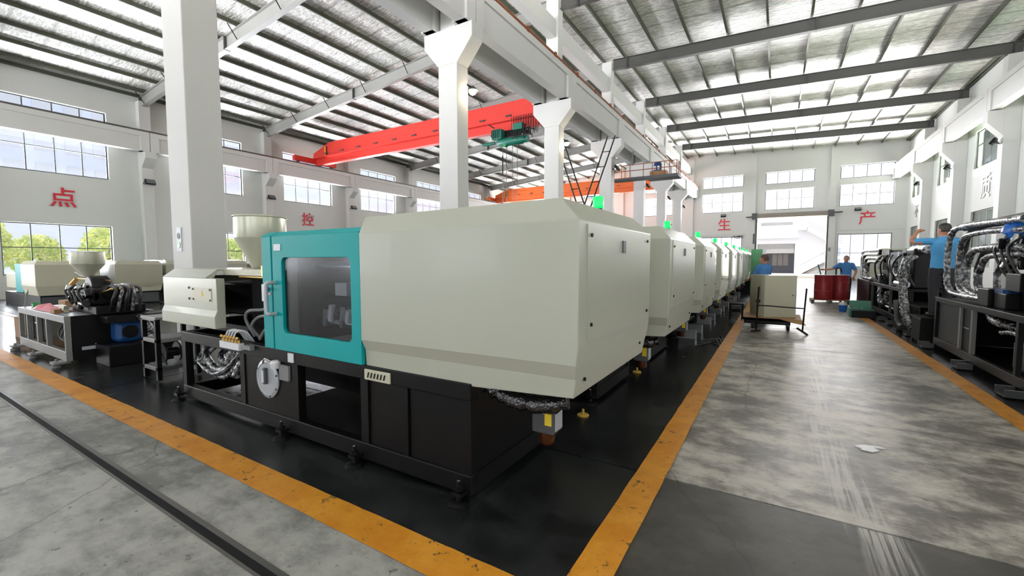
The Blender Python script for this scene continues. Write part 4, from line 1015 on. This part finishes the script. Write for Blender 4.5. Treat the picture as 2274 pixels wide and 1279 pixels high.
# ------------------------------------------------------------------ dolly with cream cabinet, bars
t = thing('transport_dolly', 'low wheeled dolly carrying the cream cabinet in the aisle', 'dolly')
MB().box(-.62, .44, 11.14, 12.2, .20, .26).build('deck', 'black_metal', t)
MB().prism([(11.14, .25), (11.14, .15), (11.2, .12), (11.24, .2)], 'x', -.6, .3).build('deck_lip', 'black_metal', t)
for x in (-.42, .26):
    for y in (11.28, 12.1): 
        w = MB().lathe([(.10, -.03), (.11, -.02), (.11, .02), (.10, .03)], (x, y, .11), 20, 'x').build('wheel', 'rubber', t); MB().lathe([(.05, -.034), (.05, .034)], (x, y, .11), 14, 'x').build('hub', 'disc_grey', w)
        box(x - .05, x + .05, y - .05, y + .05, .215, .222).build('caster_plate', 'black_metal', t)
rebase(t, (-.1, 11.7, 0))
o = MB().quad((-.60, 11.12, .262), (.50, 11.10, .262), (.50, 12.2, .262), (-.60, 12.2, .262)).quad((.10, 11.11, .262), (.50, 11.10, .262), (.58, 10.99, .17), (.34, 11.0, .21)).build('cardboard_sheet', 'cardboard')
sm = o.modifiers.new('solid', 'SOLIDIFY'); sm.thickness = .006; sm.offset = 1
tag(o, 'bent sheet of brown cardboard under the cream cabinet', 'cardboard sheet')
t = thing('steel_cabinet', 'tall cream steel cabinet riding on the dolly', 'cabinet')
box(-.33, .33, -.42, .42, 0, .94).build('body', 'cream_plain', t, bevel=.008)
box(-.325, .325, -.415, .415, .94, .943).build('top', 'cream', t); box(-.30, .30, -.424, -.42, .04, .90).build('front_door', 'cream_plain', t); MB().lathe([(.012, -.012), (.012, 0)], (.25, -.424, .5), 10, 'y').build('lock', 'dark_grey', t)
place(t, (-.06, 11.75, .27), math.radians(22))
t = thing('bar_stand', 'black upright bar stand with a cross bar in front of the cream cabinet', 'stand')
ya = 10.75
MB().tube([(-.34, ya, .02), (-.31, ya, .98)], .016, 8, False).build('upright', 'black_metal', t); MB().tube([(.50, ya, .05), (.545, ya, .97)], .016, 8, False).build('upright', 'black_metal', t)
MB().tube([(-.31, ya, .58), (.53, ya, .55)], .013, 8, False).build('cross_bar', 'black_metal', t)
MB().lathe([(.04, -.04), (.05, 0), (.04, .04)], (-.315, ya - .01, .67), 12, 'y').build('clamp', 'black_metal', t); MB().lathe([(.025, -.03), (.03, 0), (.025, .03)], (-.325, ya - .01, .56), 12, 'y').build('clamp', 'black_metal', t)
MB().tube([(.40, ya, .14), (.52, ya, .06), (.60, ya, .0)], .022, 8, False).build('foot', 'black_metal', t); MB().tube([(-.42, ya - .1, .02), (-.26, ya + .1, .02)], .02, 8, False).build('foot', 'black_metal', t)
rebase(t, (.1, ya, 0))
t = thing('folding_stool', 'small dark work stool left of the cream cabinet', 'stool')
box(-1.02, -.68, 12.5, 12.9, .40, .44).build('seat', 'black_metal', t); box(-.95, -.75, 12.45, 12.6, .22, .30).build('bag', 'black_matte', t)
for x in (-1.0, -.72):
    for y in (12.52, 12.86): MB().tube([(x, y, 0), (x, y, .40)], .014, 6, False).build('leg', 'black_metal', t)
rebase(t, (-.85, 12.7, 0))

# drums, pallet, tool boxes
t = thing('wooden_pallet', 'low weathered pallet under the red drums', 'pallet')
for k in range(5): box(1.12 + .0, 2.28, 19.2 + .2 * k, 19.36 + .2 * k, .10, .12).build('deck_board', 'wood', t)
for x in (1.12, 1.65, 2.18): box(x, x + .1, 19.2, 20.16, 0, .10).build('bearer', 'dark_grey', t)
rebase(t, (1.7, 19.7, 0))
def drum(x, y, label):
    t = thing('oil_drum', label, 'drum', 'red drums on the pallet')
    MB().lathe([(.285, .12), (.29, .13), (.29, .42), (.30, .43), (.30, .45), (.29, .46), (.29, .70), (.30, .71), (.30, .73), (.29, .74), (.29, .99), (.295, 1.0), (.295, 1.01), (.27, 1.01), (.27, .99), (.02, .985)], (x, y, 0), 28).build('shell', 'drum_red', t)
    MB().lathe([(.035, .985), (.035, 1.01)], (x + .12, y - .1, 0), 12).build('bung', 'steel', t); MB().lathe([(.298, 1.0), (.30, 1.012), (.29, 1.02)], (x, y, 0), 28).build('rim', 'disc_grey', t)
    return rebase(t, (x, y, .12))
drum(1.50, 19.52, 'red oil drum on the pallet, left one'); drum(2.0, 19.85, 'red oil drum on the pallet, right one behind the other')
t = thing('hand_pump', 'curved black hand pump on top of the right red drum', 'hand pump')
MB().tube(spline([(1.88, 19.8, 1.01), (1.88, 19.8, 1.22), (1.95, 19.8, 1.27), (2.02, 19.8, 1.2), (2.02, 19.8, 1.1)], 5), .022, 8).build('spout', 'black_metal', t); rebase(t, (1.88, 19.8, 1.01))
tag(MB().tube([(1.40, 19.5, 1.03), (1.30, 19.45, 1.40)], .02, 8).build('pump_handle', 'green_paint'), 'thin dark lever sticking out of the left red drum', 'lever')
t = thing('tool_box', 'open dark green tool box on the floor by the yellow line', 'tool box')
MB().box(1.78, 2.30, 14.75, 15.35, 0, .20).build('body', 'black_metal', t, bevel=.01); box(1.74, 1.78, 14.8, 15.3, .02, .24).build('side', 'green_paint', t); box(1.80, 2.28, 14.9, 15.3, .20, .23).build('tray', 'green_paint', t)
MB().prism([(15.35, .2), (15.37, .2), (15.45, .42), (15.43, .42)], 'x', 1.8, 2.28).build('lid', 'green_paint', t)
for k in range(5): MB().tube([(1.85 + .08 * k, 14.9, .24), (1.9 + .07 * k, 15.2, .25)], .012, 6).build('tool', 'steel', t)
rebase(t, (2.0, 15.05, 0))
t = thing('bucket', 'small blue bucket with a white cloth beside the tool box', 'bucket')
MB().lathe([(.09, 0), (.12, .2), (.125, .2), (.115, .205)], (1.75, 16.3, 0), 20).build('pail', 'blue_plastic', t); MB().sphere((1.75, 16.3, .21), .11, 1, 1, .8).build('cloth', 'white_plastic', t); rebase(t, (1.75, 16.3, 0))
tag(box(2.0, 2.32, 16.6, 17.2, 0, .16).build('carton', 'cardboard', bevel=.005), 'flat brown carton behind the tool box', 'carton')
t = thing('control_cabinet', 'tall green control cabinet past the end of the cream row', 'cabinet')
box(-.86, -.48, 19.3, 19.9, .25, 1.98).build('body', 'green_cabinet', t, bevel=.01); box(-.48, -.36, 19.3, 19.85, .30, 1.96).build('side_door', 'white_plastic', t, bevel=.01); box(-.86, -.4, 19.32, 19.88, 0, .25).build('plinth', 'black_metal', t)
MB().tube([(-.53, 19.29, .9), (-.53, 19.29, 1.2)], .012, 6).build('handle', 'steel', t); rebase(t, (-.65, 19.6, 0))
t = thing('half_built_machine', 'black machine frame beyond the last cream machine', 'machine')
box(-3.6, -.95, 22.6, 23.6, 0, .7).build('base', 'black_metal', t, bevel=.01); box(-3.2, -1.2, 22.7, 23.5, .7, 1.75).build('clamp_block', 'black_matte', t, bevel=.04)
for k in range(5): hose([(-1.1, 22.7 + .1 * k, .8), (-.98, 22.7 + .1 * k, 1.2), (-1.05, 22.7 + .1 * k, 1.6), (-1.4, 22.7 + .1 * k, 1.85)], .03, 0, 8).build('hydraulic_hose', 'rubber', t)
rebase(t, (-2.3, 23.1, 0))
t = thing('wall_cables', 'tangle of dark cables on the far wall below a red character', 'cables')
for k in range(4): hose([(-3.6 + .2 * k, YF - .03, 3.5), (-3.4 + .18 * k, YF - .04, 3.75), (-3.2 + .15 * k, YF - .04, 3.5), (-3.05 + .12 * k, YF - .03, 3.8)], .02, 0, 5, 4).build('cable', 'rubber', t)
rebase(t, (-3.3, YF - .03, 3.5))
# white scrap on the aisle floor
pts = [(.00, .05), (.07, .09), (.16, .10), (.20, .085), (.12, .07), (.15, .04), (.10, .0), (.03, .01), (.05, .03)]
o = MB().prism([(.60 + u * 1.1, 4.42 + v * 1.6) for u, v in pts], 'z', .0005, .006).build('paper_scrap', 'white_plastic'); tag(o, 'torn white scrap lying on the aisle floor', 'paper scrap')
t = thing('loose_cables', 'dark cables lying on the floor beside the cream row', 'cable')
for k in range(3): hose([(-1.2, 8.3 + .3 * k, .015), (-1.0, 8.8 + .2 * k, .015), (-.85, 8.6 + .35 * k, .015), (-.95, 9.2 + .3 * k, .015)], .012, 0, 6).build('cable', 'rubber', t)
rebase(t, (-1, 8.8, 0))

# ------------------------------------------------------------------ people
def to_mesh(mb_list, m, name, parent, voxel=.011):
    mb = MB()
    for q in mb_list:
        i = len(mb.v); mb.v += q.v; mb.f += [tuple(i + a for a in f) for f in q.f]
    o = mb.build(name, m, parent, smooth=False)
    r = o.modifiers.new('rm', 'REMESH'); r.mode = 'VOXEL'; r.voxel_size = voxel; r.use_smooth_shade = True
    s = o.modifiers.new('sm', 'SMOOTH'); s.iterations = 4; s.factor = .5
    dg = bpy.context.evaluated_depsgraph_get(); me = bpy.data.meshes.new_from_object(o.evaluated_get(dg))
    o.modifiers.clear(); o.data = me; me.materials.clear(); me.materials.append(M[m])
    for p in me.polygons: p.use_smooth = True
    return o
def ell(z, rx, ry, y=0, n=20, x=0): return [(x + rx * math.cos(2 * math.pi * k / n), y + ry * math.sin(2 * math.pi * k / n), z) for k in range(n)]
def limb(pts, rs, n=12):
    P = spline(pts, 4); R = []
    for i in range(len(rs) - 1):
        for k in range(4): R.append(rs[i] + (rs[i + 1] - rs[i]) * k / 4)
    R.append(rs[-1]); return MB().tube(P, R, n)
def hand(w, d, side, up):
    """palm and five bent fingers from wrist w along d"""
    w, d, up = Vector(w), Vector(d).normalized(), Vector(up).normalized(); s = d.cross(up).normalized(); up = s.cross(d).normalized(); out = []
    pm = MB().tube([w - d * .02, w + d * .03, w + d * .085], [.026, .036, .034], 10); out.append(pm)
    for k, L in enumerate((.068, .078, .073, .058)):
        b = w + d * .08 + s * (.027 - .018 * k) ; c = b + d * L * .5 - up * .008; e = c + d * L * .35 - up * .03
        out.append(MB().tube([b - d * .02, b, c, e], [.010, .0105, .0095, .008], 8))
    b = w + d * .02 + s * .03 * side; out.append(MB().tube([b, b + d * .03 + s * .025 * side - up * .01, b + d * .055 + s * .03 * side - up * .025], [.013, .0115, .009], 8))
    return out
def person(label, arms, loc, rz, shirt, hair, head_turn=0.0, lean=0.0, short=False, scale=1.0):
    """faces +Y before rotation; arms = [(elbow, wrist, hand dir)] for left (-x) and right (+x)"""
    t = thing('person', label, 'person', 'workers in blue shirts')
    parts = []; sl = []
    torso = MB().loft([ell(.86, .135, .10), ell(.93, .165, .115), ell(1.02, .155, .11), ell(1.12, .150, .105), ell(1.25, .170, .115), ell(1.36, .178, .115), ell(1.42, .150, .095), ell(1.46, .075, .065), ell(1.50, .056, .056), ell(1.56, .055, .056)])
    parts.append(torso)
    hd = MB().loft([ell(1.485, .035, .045, .04), ell(1.505, .055, .070, .028), ell(1.54, .068, .088, .018), ell(1.58, .074, .096, .010), ell(1.62, .077, .099, .004), ell(1.66, .074, .096, 0), ell(1.69, .060, .082, -.004), ell(1.71, .036, .052, -.006), ell(1.718, .01, .015, -.006)])
    hd.tube([(0, .10, 1.615), (0, .118, 1.585), (0, .112, 1.572)], [.008, .014, .012], 8)
    for s in (-1, 1): hd.sphere((s * .080, -.002, 1.60), .028, .35, .7, 1.1, 10, 6)
    hd.sphere((0, .095, 1.545), .022, 1.3, .5, .35, 10, 6)
    hd.xf(Matrix.Translation((0, 0, 1.5)) @ Matrix.Rotation(head_turn, 4, 'Z') @ Matrix.Translation((0, 0, -1.5)))
    parts.append(hd)
    for s, (el, wr, hdv) in zip((-1, 1), arms):
        sh = Vector((s * .185, 0, 1.395)); el, wr = Vector(el), Vector(wr)
        parts.append(limb([sh - Vector((s * .06, 0, 0)), sh, el, wr], [.05, .052, .042, .027])); parts += hand(wr, hdv, -s, (0, 0, 1))
        m_ = sh.lerp(el, .86 if not short else .7)
        sl.append(limb([sh - Vector((s * .08, 0, .01)), sh + Vector((0, 0, .004)), sh.lerp(el, .5), m_], [.062, .068, .062, .064]))
    for s in (-1, 1):
        parts.append(limb([(s * .085, 0, .92), (s * .095, .005, .70), (s * .10, .01, .48), (s * .10, -.01, .28), (s * .10, -.01, .08)], [.088, .082, .058, .052, .036]))
        parts.append(limb([(s * .10, -.05, .05), (s * .105, .03, .045), (s * .11, .14, .03)], [.036, .04, .028]))
    body = to_mesh(parts, 'skin', 'body', t, .010)
    shirt_o = to_mesh([MB().loft([ell(.90, .178, .130), ell(1.0, .172, .126), ell(1.12, .166, .120), ell(1.25, .184, .128), ell(1.36, .192, .128), ell(1.425, .160, .108), ell(1.455, .088, .078), ell(1.47, .07, .07)])] + sl, shirt, 'shirt', t)
    MB().loft([ell(1.452, .082, .076), ell(1.485, .070, .068)], cap=False).build('collar', shirt, t)
    tr = [MB().loft([ell(.80, .165, .118), ell(.90, .172, .122), ell(.965, .166, .120)])]
    for s in (-1, 1): tr.append(limb([(s * .085, 0, .90), (s * .095, .005, .70), (s * .10, .01, .48), (s * .10, -.008, .28), (s * .10, -.008, .07)], [.100, .098, .076, .070, .066]))
    to_mesh(tr, 'trouser', 'trousers', t, .012)
    for s in (-1, 1): to_mesh([limb([(s * .10, -.055, .04), (s * .105, .03, .05), (s * .11, .15, .032)], [.042, .05, .034])], 'shoe', 'shoe', t, .010)
    hr = MB().loft([ell(1.565, .070, .070, -.036), ell(1.60, .083, .088, -.018), ell(1.64, .084, .098, -.008), ell(1.68, .078, .094, -.004), ell(1.71, .058, .070, -.004), ell(1.730, .02, .03, -.004)])
    hr.xf(Matrix.Translation((0, 0, 1.5)) @ Matrix.Rotation(head_turn, 4, 'Z') @ Matrix.Translation((0, 0, -1.5)))
    to_mesh([hr], hair, 'hair', t, .009)
    Rm = Matrix.Translation((0, 0, 1.5)) @ Matrix.Rotation(head_turn, 4, 'Z') @ Matrix.Translation((0, 0, -1.5))
    for s in (-1, 1): MB().sphere((s * .030, .092, 1.613), .010).xf(Rm).build('eye', 'eye', t)
    t.location = loc; t.rotation_euler = (lean, 0, rz); t.scale = (scale,) * 3
    return t
# worker at the right machine, back to us, both hands up at the hoses
pa = person('worker in bright blue T-shirt seen from behind, arms raised at the hoses', [((-.43, .10, 1.40), (-.27, .26, 1.60), (.75, .5, .3)), ((.40, .12, 1.32), (.20, .34, 1.55), (-.6, .7, .3))], (2.60, 10.92, .50), math.radians(12), 'shirt_light', 'hair', .3)
lg = MB().prism([(0, -.05), (.05, 0), (0, .05), (-.05, 0)], 'y', -.150, -.120); lg.xf(Matrix.Translation((.0, 0, 1.30))); lg.build('shirt_logo', 'sticker_yellow', pa); MB().box(.06, .12, -.146, -.110, 1.285, 1.315).build('shirt_logo_text', 'red_paint', pa)
t = thing('step_platform', 'black steel step the light blue worker stands on', 'step')
box(2.28, 2.95, 10.6, 11.3, .46, .50).build('tread', 'black_metal', t)
for x in (2.30, 2.89):
    for y in (10.62, 11.24): box(x, x + .04, y, y + .04, 0, .46).build('leg', 'black_metal', t)
box(2.29, 2.31, 10.66, 11.24, .05, .46).build('side_sheet', 'black_matte', t); box(2.34, 2.89, 10.61, 10.63, .05, .46).build('side_sheet', 'black_matte', t)
rebase(t, (2.6, 10.95, 0))
# worker facing us behind the drums, one arm stretched to the lever
person('worker in blue shirt and dark trousers facing us behind the red drums', [((-.30, .02, 1.16), (-.26, .12, .95), (0, .3, -1)), ((.40, .12, 1.22), (.66, .22, 1.20), (1, .2, 0))], (2.22, 20.35, 0), math.radians(168), 'shirt_blue', 'hair_grey', 0, 0, False, 1.0)
# worker beyond the cabinet, head turned left
person('worker in dark blue shirt behind the cream cabinet, head turned to the left', [((-.27, .10, 1.14), (-.18, .32, 1.05), (.3, .9, 0)), ((.27, .10, 1.14), (.18, .32, 1.05), (-.3, .9, 0))], (-.27, 12.75, 0), math.radians(50), 'shirt_blue', 'hair_short', .35, 0, False, .985)

# ------------------------------------------------------------------ outdoors
g = box(-70, 60, -40, 110, -.5, -.32).build('ground_outside', 'ext_ground'); struct(g)
box(-30, 30, YF + .3, 61.9, -.32, -.02).build('apron', 'ext_ground', g)
t = thing('white_building', 'white building with roller gate and outside stairs beyond the open door', 'building')
Yb = 62
mb = MB()
for x0_, x1_, z0_, z1_ in ((-16, -2.1, -.3, 12), (1.8, 16, -.3, 12), (-2.1, 1.8, 3.55, 12)): mb.box(x0_, x1_, Yb, Yb + .3, z0_, z1_)
mb.build('front_wall', 'ext_white', t)
box(-2.3, 2.2, Yb - .8, Yb, 4.2, 4.45).build('canopy', 'ext_panel', t); box(-2.05, 1.75, Yb + .1, Yb + .2, 2.4, 3.55).build('roller_shutter', 'ext_grey', t)
box(-6, 6, Yb + 9, Yb + 9.2, -.3, 6).build('inner_wall', 'ext_grey', t); box(-6, 6, Yb + .3, Yb + 9, -.3, -.1).build('inner_floor', 'ext_grey', t); box(-6, 6, Yb + .3, Yb + 9, 5.8, 6).build('inner_ceiling', 'ext_grey', t)
for x in (-.55, .10, .75): box(x, x + .58, Yb + 8.96, Yb + 8.99, .8, 2.4).build('inner_window', 'ext_ground', t)
box(-1.8, 1.5, Yb - .04, Yb, 5.8, 6.15).build('sign_board', 'ext_grey', t)
st = box(2.0, 2.95, Yb - 1.3, Yb, 5.1, 5.35).build('stair_landing', 'ext_white', t)
MB().prism([(2.9, 5.35), (2.9, 5.0), (6.2, 2.8), (6.2, 3.15)], 'y', Yb - 1.3, Yb).build('stair_flight', 'ext_white', t)
for k in range(3): MB().tube([(2.9, Yb - 1.3, 5.6 + .3 * k), (6.2, Yb - 1.3, 3.4 + .3 * k)], .03, 6).build('stair_rail', 'ext_grey', t)
MB().prism([(2.1, -.05), (5.2, 2.0), (6.2, 2.0), (6.2, 1.7), (5.2, 1.7), (2.4, -.05)], 'y', Yb - 1.3, Yb).build('lower_flight', 'ext_white', t)
MB().prism([(2.6, -.05), (5.1, 1.6), (5.1, -.05)], 'y', Yb - 1.0, Yb).build('stair_wall', 'ext_grey', t)
MB().tube([(2.1, Yb - 1.3, .8), (5.2, Yb - 1.3, 2.85)], .04, 6).build('stair_rail', 'ext_grey', t)
box(5.2, 5.5, Yb - .06, Yb, 2.0, 3.3).build('notice_board', 'ext_grey', t)
rebase(t, (0, Yb, 0))
t = thing('pale_building', 'pale blue tower block seen through the upper left windows', 'building')
box(-60, -52, 8, 16, -.3, 24).build('tower', 'ext_panel', t); box(-56, -51, 16, 30, -.3, 14).build('annex', 'ext_white', t)
for k in range(5):
    for j in range(4): box(-52.0, -51.93, 8.6 + 1.8 * j, 9.8 + 1.8 * j, 8 + 2.6 * k, 9.6 + 2.6 * k).build('window', 'sticker', t)
rebase(t, (-56, 12, 0))
def tree(x, y, h, label):
    t = thing('tree', label, 'tree', 'trees outside the left windows')
    MB().tube([(x, y, -.32), (x + .1, y, h * .35), (x, y + .1, h * .7)], [.16, .12, .06], 8).build('trunk', 'bark', t)
    mb = MB(); rnd = random.Random(int(x * 31 + y * 7))
    for k in range(2600):
        a, b, r = rnd.uniform(0, 6.283), rnd.uniform(-1, 1), rnd.uniform(.35, 1) ** .5
        q = math.sqrt(1 - b * b); c = Vector((x + 1.3 * r * q * math.cos(a), y + 1.2 * r * q * math.sin(a), h * .62 + h * .42 * r * b))
        u = Vector((rnd.uniform(-1, 1), rnd.uniform(-1, 1), rnd.uniform(-1, 1))).normalized(); v = u.orthogonal().normalized(); s = rnd.uniform(.07, .15)
        mb.quad(c - u * s, c + v * s * .5, c + u * s, c - v * s * .5)
    mb.build('foliage', 'leaf', t, kind='stuff'); return rebase(t, (x, y, -.32))
for i, (x, y, h, nm) in enumerate(((-32, 4.3, 3.6, 'yellow-green tree outside the left half of the near window'), (-35.5, 6.9, 2.9, 'lower yellow-green tree outside the middle of the near window'), (-32, 9.0, 3.4, 'yellow-green tree outside the right side of the near window'), (-32, 12.6, 3.4, 'yellow-green tree outside the window behind the column'), (-33.5, 16.0, 3.0, 'yellow-green tree outside the window behind the hopper'))):
    tree(x, y, h, nm)
